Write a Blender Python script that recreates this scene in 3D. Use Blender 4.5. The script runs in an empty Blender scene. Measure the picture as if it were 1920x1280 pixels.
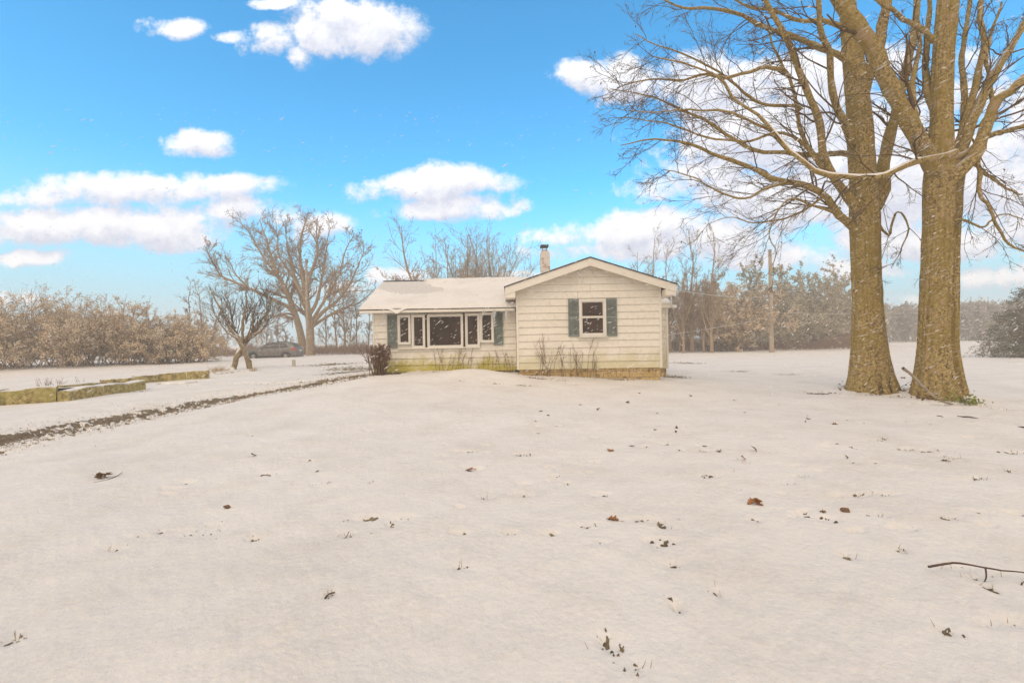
import bpy, math, random
import numpy as np
R = math.radians
rng = np.random.default_rng(7)
random.seed(7)
sc = bpy.context.scene
COL = sc.collection

# ------------------------------------------------------------------ camera
F = 853.33            # focal length in photo pixels (16 mm on 36 mm, 1920 px wide)
CAMZ = 1.5
ROLL = R(1.0)
CR, SR = math.cos(ROLL), math.sin(ROLL)
cam = bpy.data.cameras.new("camera"); cam.lens = 16.0; cam.sensor_width = 36.0
cam.clip_start = 0.05; cam.clip_end = 3000
camo = bpy.data.objects.new("camera", cam); COL.objects.link(camo)
camo.location = (0, 0, CAMZ)
camo.rotation_euler = (R(90), ROLL, 0)
sc.camera = camo

def P(px, py, d):
    """world point that lies d metres in front along a photo direction (used to measure the place)"""
    u, v = (px - 960) / F, (640 - py) / F
    return np.array([d * (u * CR + v * SR), d, CAMZ + d * (v * CR - u * SR)])

# ------------------------------------------------------------------ noise
def _hash(ix, iy, iz=0):
    n = (ix.astype(np.int64) * 374761393 + iy.astype(np.int64) * 668265263 + np.int64(iz) * 2147483647) & 0x7fffffff
    n = ((n ^ (n >> 13)) * 1274126177) & 0x7fffffff
    n = (n ^ (n >> 16)) & 0xffff
    return n / 65535.0
def vnoise(x, y, s=0):
    x = np.asarray(x, float); y = np.asarray(y, float)
    ix = np.floor(x); iy = np.floor(y); fx = x - ix; fy = y - iy
    fx = fx * fx * (3 - 2 * fx); fy = fy * fy * (3 - 2 * fy)
    a = _hash(ix, iy, s); b = _hash(ix + 1, iy, s); c = _hash(ix, iy + 1, s); d = _hash(ix + 1, iy + 1, s)
    return (a + (b - a) * fx) * (1 - fy) + (c + (d - c) * fx) * fy
def fbm(x, y, o=4, s=0):
    t = 0; a = .5
    for k in range(o):
        t = t + a * (vnoise(x + 17.3 * k, y - 9.1 * k, s + k) - .5); x = x * 2.03; y = y * 2.03; a *= .5
    return t * 2          # about -1..1

# ------------------------------------------------------------------ terrain
def sstep(a, b, t):
    t = np.clip((t - a) / (b - a), 0, 1); return t * t * (3 - 2 * t)
def H(x, y):
    x = np.asarray(x, float); y = np.asarray(y, float)
    h = .60 * np.exp(-(((x + 2.5) / 6.5) ** 2 + ((y - 15.5) / 5.5) ** 2))
    h = h + .20 * np.exp(-(((x + 1.15) / 1.25) ** 2 + ((y - 13.0) / .8) ** 2))
    h = h + .38 * sstep(14, 34, y) * sstep(2, -10, x)
    h = h - .10 * np.exp(-(((x + 7.3) / 1.0) ** 2)) * sstep(18, 13, y)
    h = h + .07 * fbm(x * .22, y * .22, 3, 3) + .022 * fbm(x * .9, y * .9, 2, 5)
    for tx, ty in BIGBASES:
        h = h + .10 * np.exp(-((x - tx) ** 2 + (y - ty) ** 2) / 1.3)
    h = h + 1.2 * sstep(70, 240, np.hypot(x, y)) * 1.0
    return h
BIGBASES = []
def G(px, py):
    """ground point seen at a photo pixel"""
    d = 10.0
    lo, hi = 1.2, 200.0
    for _ in range(60):
        d = .5 * (lo + hi); p = P(px, py, d)
        if p[2] > float(H(p[0], p[1])): lo = d
        else: hi = d
    p = P(px, py, d); p[2] = float(H(p[0], p[1])); return p
_b1, _b2 = G(1632, 734), G(1752, 746)
BIGBASES = [(_b1[0], _b1[1]), (_b2[0], _b2[1])]

# ------------------------------------------------------------------ mesh helpers
class MB:
    def __init__(s): s.v = []; s.loops = []; s.sizes = []; s.n = 0; s.sm = []
    def add(s, v, faces, smooth=False):
        v = np.asarray(v, float).reshape(-1, 3); s.v.append(v)
        if isinstance(faces, np.ndarray):
            s.loops.append((faces + s.n).ravel()); s.sizes.append(np.full(len(faces), faces.shape[1])); nf = len(faces)
        else:
            for f in faces: s.loops.append(np.asarray(f) + s.n)
            s.sizes.append(np.array([len(f) for f in faces])); nf = len(faces)
        s.sm.append(np.full(nf, smooth)); s.n += len(v); return s
    def box(s, x0, x1, y0, y1, z0, z1):
        v = [(x, y, z) for z in (z0, z1) for y in (y0, y1) for x in (x0, x1)]
        return s.add(v, np.array([[0, 2, 3, 1], [4, 5, 7, 6], [0, 1, 5, 4], [1, 3, 7, 5], [3, 2, 6, 7], [2, 0, 4, 6]]))
    def bevbox(s, x0, x1, y0, y1, z0, z1, b=.01):
        """box with chamfered vertical and horizontal front edges"""
        X = (x0, x1); Y = (y0, y1); Z = (z0, z1); v = []; 
        import itertools
        pts = []
        for i, j, k in itertools.product((0, 1), repeat=3):
            sx, sy, sz = (b if i == 0 else -b), (b if j == 0 else -b), (b if k == 0 else -b)
            pts.append((X[i], Y[j] + sy, Z[k] + sz)); pts.append((X[i] + sx, Y[j], Z[k] + sz)); pts.append((X[i] + sx, Y[j] + sy, Z[k]))
        import bmesh
        bm = bmesh.new()
        for p in pts: bm.verts.new(p)
        r = bmesh.ops.convex_hull(bm, input=bm.verts[:])
        bm.verts.index_update()
        vv = [tuple(q.co) for q in bm.verts]; ff = [[q.index for q in f.verts] for f in bm.faces]; bm.free()
        return s.add(vv, ff)
    def prism(s, poly, y0, y1):
        """polygon in x,z extruded along y"""
        n = len(poly)
        v = [(x, y0, z) for x, z in poly] + [(x, y1, z) for x, z in poly]
        f = [list(range(n))[::-1] if False else list(range(n)), list(range(n, 2 * n))[::-1]]
        f += [[(i + 1) % n, i, n + i, n + (i + 1) % n] for i in range(n)]
        return s.add(v, f)
    def prismx(s, poly, x0, x1):
        """polygon in y,z extruded along x"""
        n = len(poly)
        v = [(x0, y, z) for y, z in poly] + [(x1, y, z) for y, z in poly]
        f = [list(range(n)), list(range(n, 2 * n))[::-1]] + [[(i + 1) % n, i, n + i, n + (i + 1) % n] for i in range(n)]
        return s.add(v, f)
    def tubes(s, Pn, Rn, k=5, smooth=True, cap=True):
        """Pn (B,n,3) polylines, Rn (B,n) radii"""
        Pn = np.asarray(Pn, float); Rn = np.asarray(Rn, float)
        if Pn.ndim == 2: Pn = Pn[None]; Rn = Rn.reshape(1, -1)
        B, n, _ = Pn.shape
        T = np.gradient(Pn, axis=1); T /= np.linalg.norm(T, axis=2, keepdims=True) + 1e-9
        m = T.mean(axis=1); ref = np.where(np.abs(m[:, 2:3]) > .8 * np.linalg.norm(m, axis=1, keepdims=True), np.array([[1., 0, 0]]), np.array([[0., 0, 1.]]))
        A = np.cross(T, ref[:, None, :]); A /= np.linalg.norm(A, axis=2, keepdims=True) + 1e-9
        Bv = np.cross(T, A)
        th = np.arange(k) * 2 * math.pi / k
        V = Pn[:, :, None, :] + Rn[:, :, None, None] * (A[:, :, None, :] * np.cos(th)[None, None, :, None] + Bv[:, :, None, :] * np.sin(th)[None, None, :, None])
        idx = np.arange(B * n * k).reshape(B, n, k)
        a = idx[:, :-1, :]; b = np.roll(a, -1, axis=2); c = idx[:, 1:, :]; d = np.roll(c, -1, axis=2)
        fq = np.stack([a, c, d, b], axis=-1).reshape(-1, 4)
        base = s.n
        s.add(V.reshape(-1, 3), fq, smooth)
        if cap and k > 3:
            for e in (idx[:, -1, :],):
                s.loops.append((e + base).ravel()); s.sizes.append(np.full(B, k)); s.sm.append(np.full(B, False))
        return s
    def quads(s, C, U, V):
        """centres C, half-vectors U, V -> quads"""
        v = np.stack([C - U - V, C + U - V, C + U + V, C - U + V], axis=1).reshape(-1, 3)
        return s.add(v, np.arange(len(v)).reshape(-1, 4))
    def build(s, name, mat, parent=None, org=None):
        me = bpy.data.meshes.new(name)
        v = np.concatenate(s.v) if s.v else np.zeros((0, 3))
        if org is not None: v = v - np.asarray(org, float)
        loops = np.concatenate([np.asarray(l).ravel() for l in s.loops]).astype(np.int32); sizes = np.concatenate(s.sizes).astype(np.int32)
        me.vertices.add(len(v)); me.vertices.foreach_set("co", v.astype(np.float32).ravel())
        me.loops.add(len(loops)); me.loops.foreach_set("vertex_index", loops)
        me.polygons.add(len(sizes)); st = np.concatenate([[0], np.cumsum(sizes)[:-1]]).astype(np.int32)
        me.polygons.foreach_set("loop_start", st); me.polygons.foreach_set("loop_total", sizes)
        me.polygons.foreach_set("use_smooth", np.concatenate(s.sm).astype(bool))
        me.update(calc_edges=True); me.validate()
        if mat: me.materials.append(mat)
        o = bpy.data.objects.new(name, me); COL.objects.link(o)
        if parent is not None: o.parent = parent
        elif org is not None: o.location = tuple(float(t) for t in org)
        return o

def tag(o, label=None, cat=None, group=None, kind=None):
    if label: o["label"] = label
    if cat: o["category"] = cat
    if group: o["group"] = group
    if kind: o["kind"] = kind
    return o
def thing(name, loc, label, cat, group=None, rz=0):
    o = bpy.data.objects.new(name, None); COL.objects.link(o); o.empty_display_size = .3
    o.location = tuple(float(t) for t in loc); o.rotation_euler = (0, 0, rz)
    return tag(o, label, cat, group)
def copy_thing(root, loc, rz, scale, label=None):
    r = root.copy(); COL.objects.link(r); r.location = tuple(float(t) for t in loc); r.rotation_euler = (0, 0, rz); r.scale = scale
    if label: r["label"] = label
    for ch in list(root.children):
        c = ch.copy(); COL.objects.link(c); c.parent = r
        for g in ch.children:
            d = g.copy(); COL.objects.link(d); d.parent = c
    return r

# ------------------------------------------------------------------ materials
def newmat(name):
    m = bpy.data.materials.new(name); m.use_nodes = True
    return m, m.node_tree.nodes, m.node_tree.links, m.node_tree.nodes["Principled BSDF"]
def c4(c): return (c[0], c[1], c[2], 1)
def noise_node(N, L, coord, scale, detail=4, rough=.55, stretch=None, rot=None):
    if stretch is not None:
        mp = N.new("ShaderNodeMapping")
        if rot: mp.vector_type = "TEXTURE"; stretch = tuple(1 / q for q in stretch); mp.inputs["Scale"].default_value = stretch
        if rot: mp.inputs["Rotation"].default_value = rot
        L.new(coord, mp.inputs["Vector"]); coord = mp.outputs["Vector"]
    n = N.new("ShaderNodeTexNoise"); n.inputs["Scale"].default_value = scale; n.inputs["Detail"].default_value = detail
    n.inputs["Roughness"].default_value = rough; L.new(coord, n.inputs["Vector"]); return n.outputs["Fac"]
def ramp(N, L, fac, stops):
    r = N.new("ShaderNodeValToRGB"); e = r.color_ramp.elements
    while len(e) < len(stops): e.new(.5)
    for q, (p, c) in zip(e, stops): q.position = p; q.color = c4(c)
    L.new(fac, r.inputs["Fac"]); return r.outputs["Color"]
def mix(N, L, fac, a, b, blend="MIX"):
    m = N.new("ShaderNodeMix"); m.data_type = "RGBA"; m.blend_type = blend
    for sock, val in ((m.inputs[0], fac), (m.inputs[6], a), (m.inputs[7], b)):
        if isinstance(val, (int, float)): sock.default_value = val
        elif isinstance(val, tuple): sock.default_value = c4(val)
        else: L.new(val, sock)
    return m.outputs[2]
def math_(N, L, op, a, b=None, clamp=False):
    m = N.new("ShaderNodeMath"); m.operation = op; m.use_clamp = clamp
    for i, val in enumerate((a, b)):
        if val is None: continue
        if isinstance(val, (int, float)): m.inputs[i].default_value = val
        else: L.new(val, m.inputs[i])
    return m.outputs[0]
def maprange(N, L, v, a, b, c=0., d=1.):
    m = N.new("ShaderNodeMapRange"); L.new(v, m.inputs[0])
    for i, t in enumerate((a, b, c, d)): m.inputs[1 + i].default_value = t
    m.interpolation_type = "SMOOTHSTEP"; return m.outputs[0]
def bump(N, L, bs, h, strength=.3, dist=.02):
    b = N.new("ShaderNodeBump"); b.inputs["Strength"].default_value = strength; b.inputs["Distance"].default_value = dist
    L.new(h, b.inputs["Height"]); L.new(b.outputs["Normal"], bs.inputs["Normal"]); return b
def snowy_leaf(name, c1, c2, scale, amt=.55):
    """dead leaves, the ones that lie flat carrying snow"""
    m, N, L, bs = newmat(name); tc = N.new("ShaderNodeTexCoord").outputs["Object"]; f = noise_node(N, L, tc, scale, 5, .6)
    g = N.new("ShaderNodeNewGeometry"); sp = N.new("ShaderNodeSeparateXYZ"); L.new(g.outputs["True Normal"], sp.inputs[0])
    nz = math_(N, L, "ADD", math_(N, L, "ABSOLUTE", sp.outputs[2]), math_(N, L, "MULTIPLY", math_(N, L, "SUBTRACT", noise_node(N, L, tc, 2.5, 4), .5), .8))
    L.new(mix(N, L, maprange(N, L, nz, amt, amt + .15), ramp(N, L, f, [(.3, c1), (.7, c2)]), SNOW_C), bs.inputs["Base Color"]); bs.inputs["Roughness"].default_value = .9; bs.inputs["Specular IOR Level"].default_value = .15
    return m
def simple(name, c1, c2, scale=6., rough=.8, bmp=0., stretch=None, spec=.3, detail=5):
    m, N, L, bs = newmat(name)
    tc = N.new("ShaderNodeTexCoord").outputs["Object"]
    f = noise_node(N, L, tc, scale, detail, .6, stretch)
    L.new(ramp(N, L, f, [(.3, c1), (.7, c2)]), bs.inputs["Base Color"])
    bs.inputs["Roughness"].default_value = rough; bs.inputs["Specular IOR Level"].default_value = spec
    if bmp: bump(N, L, bs, f, bmp, .02)
    return m
SNOW_C = (.80, .765, .72)
def snow_topped(name, c1, c2, scale, rough=.9, stretch=None, amount=.62, soft=.15, bmp=.5, nscale=3., streak=0.):
    """bark / timber with snow lying on the faces that look up"""
    m, N, L, bs = newmat(name)
    tc = N.new("ShaderNodeTexCoord").outputs["Object"]
    f = noise_node(N, L, tc, scale, 6, .65, stretch)
    col = ramp(N, L, f, [(.28, c1), (.5, tuple(.5 * (a + b) for a, b in zip(c1, c2))), (.72, c2)])
    g = N.new("ShaderNodeNewGeometry")
    sp = N.new("ShaderNodeSeparateXYZ"); L.new(g.outputs["Normal"], sp.inputs[0])
    nz = math_(N, L, "ADD", sp.outputs[2], math_(N, L, "MULTIPLY", math_(N, L, "SUBTRACT", noise_node(N, L, tc, nscale, 4), .5), .9))
    sn = maprange(N, L, nz, amount, amount + soft)
    L.new(mix(N, L, sn, col, SNOW_C), bs.inputs["Base Color"])
    bs.inputs["Roughness"].default_value = rough; bs.inputs["Specular IOR Level"].default_value = .15
    if bmp: bump(N, L, bs, f, bmp, .03)
    return m
# colours of the sky (world strength is 0.1, so 10 = white)
CLOUD_LIT = (11.3, 11.4, 11.8); CLOUD_DARK = (6.9, 7.4, 9.0)
SKY_HUE, SKY_SAT, SKY_VAL = .49, 1.25, 1.35; SKY_TINT = (.80, 2.06, 2.20); SKY_HOR = (4.3, 8.0, 9.9)
DECK_A = (8.1, 7.2, 6.4); DECK_B = (14.2, 12.7, 11.3)
HAZE_D = .0036; HAZE_C = (.96, .94, .90)
# ------------------------------------------------------------------ light and sky
SUN_EL, SUN_AZ = R(48), R(205)     # azimuth clockwise from +Y: behind the camera, a little to its left
EXPO = 0.0
sc.view_settings.view_transform = "Standard"; sc.view_settings.look = "None"
sc.view_settings.exposure = EXPO; sc.view_settings.gamma = 1.0
sun = bpy.data.lights.new("sun", "SUN"); sun.energy = .9; sun.angle = R(40); sun.color = (1.0, .85, .68)
suno = bpy.data.objects.new("sun", sun); COL.objects.link(suno)
sd = np.array([math.sin(SUN_AZ) * math.cos(SUN_EL), math.cos(SUN_AZ) * math.cos(SUN_EL), math.sin(SUN_EL)])
import mathutils
suno.rotation_euler = mathutils.Vector(tuple(sd)).to_track_quat("Z", "Y").to_euler()

world = bpy.data.worlds.new("World"); sc.world = world; world.use_nodes = True
N, L = world.node_tree.nodes, world.node_tree.links
bg = N["Background"]; bg.inputs["Strength"].default_value = .1
sky = N.new("ShaderNodeTexSky"); sky.sky_type = "NISHITA"; sky.sun_disc = False
sky.sun_elevation = SUN_EL; sky.sun_rotation = SUN_AZ; sky.air_density = 1.0; sky.dust_density = .3; sky.ozone_density = 2.0
tc = N.new("ShaderNodeTexCoord").outputs["Generated"]
sep = N.new("ShaderNodeSeparateXYZ"); L.new(tc, sep.inputs[0])
yy = math_(N, L, "MAXIMUM", sep.outputs[1], .08)
U = math_(N, L, "DIVIDE", sep.outputs[0], yy); V = math_(N, L, "DIVIDE", sep.outputs[2], yy)
cmb = N.new("ShaderNodeCombineXYZ"); L.new(U, cmb.inputs[0]); L.new(V, cmb.inputs[1]); UV = cmb.outputs[0]

# clouds: each is an ellipse of direction in the sky, frayed by noise
CL = [ (330,55,66,24,1),(300,48,40,14,.6),(690,55,120,62,1.15),(640,40,100,45,1),(600,70,60,45,1),(515,8,58,18,1),(510,80,55,30,.75),(555,105,34,28,.7),(430,70,34,10,.55),
  (355,262,80,28,.9),(395,280,45,14,.6),(330,262,50,16,.7),
  (270,352,270,36,1),(430,345,110,26,.9),(120,372,170,26,.8),(170,425,300,44,1.1),(60,420,150,44,1),(390,392,170,30,.75),(330,450,120,24,.7),(600,420,70,30,.75),(520,405,60,22,.6),
  (40,490,95,19,1),
  (820,350,170,34,1),(850,335,80,36,1),(830,388,125,30,1.1),(770,345,120,20,.7),(910,395,90,18,.7),(972,385,30,22,.6),
  (1095,142,72,36,1),(1180,150,70,50,1),(1300,170,130,75,1.1),(1430,250,220,110,1.2),(1520,170,150,90,1.2),(1330,330,150,40,.8),(1470,360,220,70,1.1),(1240,350,80,30,.8),
  (1680,330,200,130,1.2),(1830,330,230,120,1.2),(1960,270,160,140,1.2),(1620,230,90,90,.9),(1780,200,120,70,.7),(1880,200,110,70,.7),(1690,120,70,40,.5),(1840,120,80,28,.35),
  (1220,425,150,42,1.15),(1130,440,140,34,1),(1330,450,150,46,1.1),(1180,468,200,26,.9),(1450,480,170,34,.9),(1600,500,120,26,.7),
  (1750,450,230,44,1.1),(1890,430,120,44,1),(1900,515,110,32,1),(1560,575,80,18,.8),(960,518,60,8,.6),(740,520,80,20,.7),(640,540,80,16,.6),(1010,440,30,18,.6),(0,560,120,14,.5),(1700,560,60,12,.4) ]
ng = bpy.data.node_groups.new("cloud_field", "ShaderNodeTree")
ng.interface.new_socket("Vector", in_out="INPUT", socket_type="NodeSocketVector")
ng.interface.new_socket("Value", in_out="OUTPUT", socket_type="NodeSocketFloat")
gN, gL = ng.nodes, ng.links
gi = gN.new("NodeGroupInput"); go = gN.new("NodeGroupOutput")
wn = gN.new("ShaderNodeTexNoise"); wn.inputs["Scale"].default_value = 7; wn.inputs["Detail"].default_value = 5; gL.new(gi.outputs[0], wn.inputs["Vector"])
vs = gN.new("ShaderNodeVectorMath"); vs.operation = "SUBTRACT"; gL.new(wn.outputs["Color"], vs.inputs[0]); vs.inputs[1].default_value = (.5, .5, .5)
vm = gN.new("ShaderNodeVectorMath"); vm.operation = "MULTIPLY"; gL.new(vs.outputs[0], vm.inputs[0]); vm.inputs[1].default_value = (.10, .06, 0)
va = gN.new("ShaderNodeVectorMath"); va.operation = "ADD"; gL.new(gi.outputs[0], va.inputs[0]); gL.new(vm.outputs[0], va.inputs[1])
acc = None
for cx, cy, rx, ry, w in CL:
    u, v = (cx - 960) / F, (640 - cy) / F
    cu, cv = u * CR + v * SR, v * CR - u * SR
    a = gN.new("ShaderNodeVectorMath"); a.operation = "SUBTRACT"; gL.new(va.outputs[0], a.inputs[0]); a.inputs[1].default_value = (cu, cv, 0)
    b = gN.new("ShaderNodeVectorMath"); b.operation = "MULTIPLY"; gL.new(a.outputs[0], b.inputs[0]); b.inputs[1].default_value = (F / rx, F / ry, 0)
    d = gN.new("ShaderNodeVectorMath"); d.operation = "DOT_PRODUCT"; gL.new(b.outputs[0], d.inputs[0]); gL.new(b.outputs[0], d.inputs[1])
    e = math_(gN, gL, "SUBTRACT", 1.0, d.outputs["Value"])
    e = math_(gN, gL, "MULTIPLY", e, w)
    if acc is None: acc = e
    else:
        m = gN.new("ShaderNodeMath"); m.operation = "SMOOTH_MAX"; gL.new(acc, m.inputs[0]); gL.new(e, m.inputs[1]); m.inputs[2].default_value = .25; acc = m.outputs[0]
acc = math_(gN, gL, "MAXIMUM", acc, -1.5)
n1 = noise_node(gN, gL, gi.outputs[0], 7, 13, .69, (1, 1.5, 1))
nf = math_(gN, gL, "MULTIPLY", math_(gN, gL, "SUBTRACT", n1, .5), 4.0)
gL.new(math_(gN, gL, "ADD", acc, nf), go.inputs[0])
def field(dv):
    q = N.new("ShaderNodeGroup"); q.node_tree = ng
    if dv:
        ad = N.new("ShaderNodeVectorMath"); ad.operation = "ADD"; L.new(UV, ad.inputs[0]); ad.inputs[1].default_value = dv; L.new(ad.outputs[0], q.inputs[0])
    else: L.new(UV, q.inputs[0])
    return q.outputs[0]
F0 = field(None); F1 = field((-.008, .032, 0))
alpha = maprange(N, L, F0, -.14, .74)
relief = math_(N, L, "SUBTRACT", F0, F1)
shade = maprange(N, L, relief, -.85, .95)
thin = maprange(N, L, F0, .2, 1.3, 0., 1.)
cl_col = mix(N, L, shade, CLOUD_DARK, CLOUD_LIT)
# blue of the clear air: the sky texture, richer
hs = N.new("ShaderNodeHueSaturation"); L.new(sky.outputs[0], hs.inputs["Color"])
hs.inputs["Hue"].default_value = SKY_HUE; hs.inputs["Saturation"].default_value = SKY_SAT; hs.inputs["Value"].default_value = SKY_VAL
gam = N.new("ShaderNodeVectorMath"); gam.operation = "MULTIPLY"; L.new(hs.outputs[0], gam.inputs[0]); gam.inputs[1].default_value = SKY_TINT
clear = mix(N, L, maprange(N, L, sep.outputs[2], .34, .04), gam.outputs[0], SKY_HOR)
front = mix(N, L, alpha, clear, cl_col)
# the snow-cloud deck overhead and behind
dn = noise_node(N, L, tc, 2.5, 5)
dk = math_(N, L, "MULTIPLY", math_(N, L, "SUBTRACT", dn, .5), .25)
a1 = maprange(N, L, math_(N, L, "ADD", sep.outputs[1], dk), .50, .30)
a2 = maprange(N, L, math_(N, L, "ADD", sep.outputs[2], dk), .70, .86)
deckf = math_(N, L, "MAXIMUM", a1, a2)
deck = mix(N, L, dn, DECK_A, DECK_B)
low = N.new('ShaderNodeVectorMath'); low.operation = 'SCALE'; L.new(deck, low.inputs[0]); L.new(maprange(N, L, sep.outputs[2], .05, .85, 1.22, .86), low.inputs['Scale']); deck = low.outputs[0]
L.new(mix(N, L, deckf, front, deck), bg.inputs["Color"])
world.cycles.sampling_method = "MANUAL"; world.cycles.sample_map_resolution = 512
sc.cycles.use_denoising = True
sc.cycles.max_bounces = 6; sc.cycles.diffuse_bounces = 3; sc.cycles.glossy_bounces = 2; sc.cycles.transmission_bounces = 3; sc.cycles.volume_bounces = 1; sc.cycles.transparent_max_bounces = 8
# ------------------------------------------------------------------ ground: a soil sheet, and the snow lying on it
TRK = np.array([G(-120, 862)[:2], G(0, 827)[:2], G(150, 797)[:2], G(300, 770)[:2], G(400, 752)[:2], G(480, 739)[:2], G(560, 725)[:2], G(640, 711)[:2], G(700, 701)[:2], G(735, 700)[:2]])
TRK2 = np.array([G(330, 724)[:2], G(430, 722)[:2], G(520, 721)[:2], G(600, 714)[:2], G(660, 706)[:2]])
TRK3 = np.array([G(470, 690)[:2], G(530, 686)[:2], G(600, 684)[:2], G(690, 682)[:2]])
RUTR = np.array([G(1690, 762)[:2], G(1800, 764)[:2], G(1860, 770)[:2], G(1960, 778)[:2]])
TRK5 = np.array([G(-110, 876)[:2], G(0, 840)[:2], G(150, 808)[:2], G(300, 780)[:2], G(400, 760)[:2], G(480, 745)[:2], G(560, 730)[:2], G(640, 714)[:2], G(690, 705)[:2]])
TRK4 = np.array([G(585, 687)[:2], G(640, 691)[:2], G(712, 692)[:2]])
def segdist(x, y, pl):
    d = np.full(np.shape(x), 1e9)
    for a, b in zip(pl[:-1], pl[1:]):
        ab = b - a; t = np.clip(((x - a[0]) * ab[0] + (y - a[1]) * ab[1]) / (ab @ ab), 0, 1)
        d = np.minimum(d, np.hypot(x - a[0] - t * ab[0], y - a[1] - t * ab[1]))
    return d
BARE = []   # (x, y, rx, ry, strength)
def bare(px, py, wpx, hpx, s=.1):
    a = G(px, py); l = G(px - wpx / 2, py); t = G(px, py - hpx / 2); b = G(px, py + hpx / 2)
    BARE.append((a[0], a[1], abs(a[0] - l[0]), max(.05, .5 * (t[1] - b[1])), s))
for q in [(655,692,95,11,.2),(690,697,80,10,.2),(630,683,110,6,.17),(700,690,40,10,.15),(1262,708,60,6,.13),(1290,682,70,4,.13),(1385,698,60,3,.10),(1480,704,60,3,.11),(1535,741,60,6,.11),
          (1100,702,130,6,.15),(1160,714,70,4,.10),(1010,712,60,4,.11),(930,722,40,4,.08),(985,726,50,4,.09),(1000,706,60,4,.09),(1180,708,90,6,.11),(1050,716,40,3,.07),(1075,724,30,3,.07),(860,717,16,3,.09),(1640,742,90,8,.10),(1770,752,90,12,.12),(1680,748,50,8,.1),
          (1735,853,60,5,.10),(1780,866,55,5,.10),(1700,850,40,4,.09),(1905,856,40,6,.12),(1900,894,40,5,.08),(1650,833,36,3,.08),(1835,908,20,4,.10),(1665,940,60,5,.07),(1610,942,50,6,.07),(1655,981,30,4,.08),
          (1780,986,60,10,.055),(1505,904,24,4,.08),(1255,839,30,4,.07),(1320,853,36,3,.09),(1200,824,20,3,.08),(1395,875,26,4,.08),
          (685,985,70,12,.085),(365,1012,80,22,.062),(395,995,40,14,.06),(300,1010,30,6,.06),(210,1044,50,12,.075),(915,942,34,10,.075),(888,889,40,8,.08),(1244,996,34,18,.08),(1238,992,12,14,.1),(1235,1036,30,7,.075),(1260,1072,40,9,.085),
          (1268,1153,22,14,.13),(1588,1058,24,8,.10),(1690,1047,24,6,.09),(1347,1129,18,8,.09),(1150,1225,70,50,.082),(1138,1222,26,26,.10),(1200,1270,40,30,.06),(1860,1190,60,14,.0),(1905,1186,50,14,.10),(1775,1203,34,10,.07),(1835,1100,50,12,.10),(1800,1082,50,6,.08),(1855,1122,16,7,.10),
          (650,1018,30,6,.06),(620,1133,26,8,.06),(20,1222,40,10,.06),(585,918,14,4,.06),(700,914,14,3,.06),(860,1080,40,10,.05),(580,950,30,6,.05),(430,700,60,8,.08),(255,738,40,4,.06),(820,700,60,3,.03)]:
    bare(*q)
DENT = []
_r = np.random.default_rng(21)
for _ in range(210):
    px = _r.uniform(250, 1915); py = 705 + 330 * _r.random() ** 1.7
    if px < 800 and _r.random() < .6: continue
    a = G(px, py); s = _r.uniform(.045, .09); DENT.append((a[0], a[1], s * _r.uniform(1, 1.8), s * .9, _r.uniform(.02, .06)))
def snow_depth(x, y, fine=True):
    s = .060 + .016 * fbm(x * .7, y * .7, 3, 11)
    dn = fbm(x * 6, y * 6, 4, 31)
    dn2 = fbm(x * 15, y * 15, 3, 35)
    d1 = segdist(x, y, TRK)
    k1 = np.exp(-(d1 / 1.05) ** 2); s = s * (1 - k1) + .012 * k1 + .055 * dn2 * k1
    s = s - .11 * np.exp(-(d1 / .40) ** 2) * np.clip(.75 + 1.1 * dn, 0, 1.5)
    k5 = np.exp(-(segdist(x, y, TRK5) / .34) ** 2); s = s * (1 - k5) + (-.004) * k5 + .085 * fbm(x * 21, y * 21, 3, 36) * k5
    k4 = np.exp(-(segdist(x, y, TRK4) / 1.15) ** 2); s = s * (1 - k4) + .004 * k4 + .07 * dn2 * k4
    d2 = segdist(x, y, TRK2); s = s - .10 * np.exp(-(d2 / .22) ** 2) * np.clip(.6 + 1.3 * dn, 0, 1.4)
    d3 = segdist(x, y, TRK3); s = s - .09 * np.exp(-(d3 / .3) ** 2) * np.clip(.55 + 1.6 * dn, 0, 1.4)
    d4 = segdist(x, y, RUTR); s = s - .10 * np.exp(-(d4 / .12) ** 2) * np.clip(.5 + 1.5 * dn, 0, 1.4)
    nb = fbm(x * 22, y * 22, 4, 77)
    for bx, by, rx, ry, w in BARE:
        m = (np.abs(x - bx) < 3 * rx) & (np.abs(y - by) < 3 * ry)
        if not m.any(): continue
        e = np.exp(-(((x[m] - bx) / rx) ** 2 + ((y[m] - by) / ry) ** 2)); k = np.clip(w / .09, .3, 1.5)
        s[m] = s[m] * (1 - min(.95, .25 + .5 * max(0, k - .7)) * e)
    nb = fbm(x * 16, y * 16, 3, 79)
    for bx, by, rx, ry, w in DENT:
        m = (np.abs(x - bx) < 2.5 * rx) & (np.abs(y - by) < 2.5 * ry)
        if not m.any(): continue
        s[m] -= .45 * w * np.exp(-(((x[m] - bx) / rx) ** 2 + ((y[m] - by) / ry) ** 2) ** 3) * np.clip(.9 + .9 * nb[m], .2, 1.6)
    # wall foot and the ground under the house keep no snow
    return s
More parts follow.
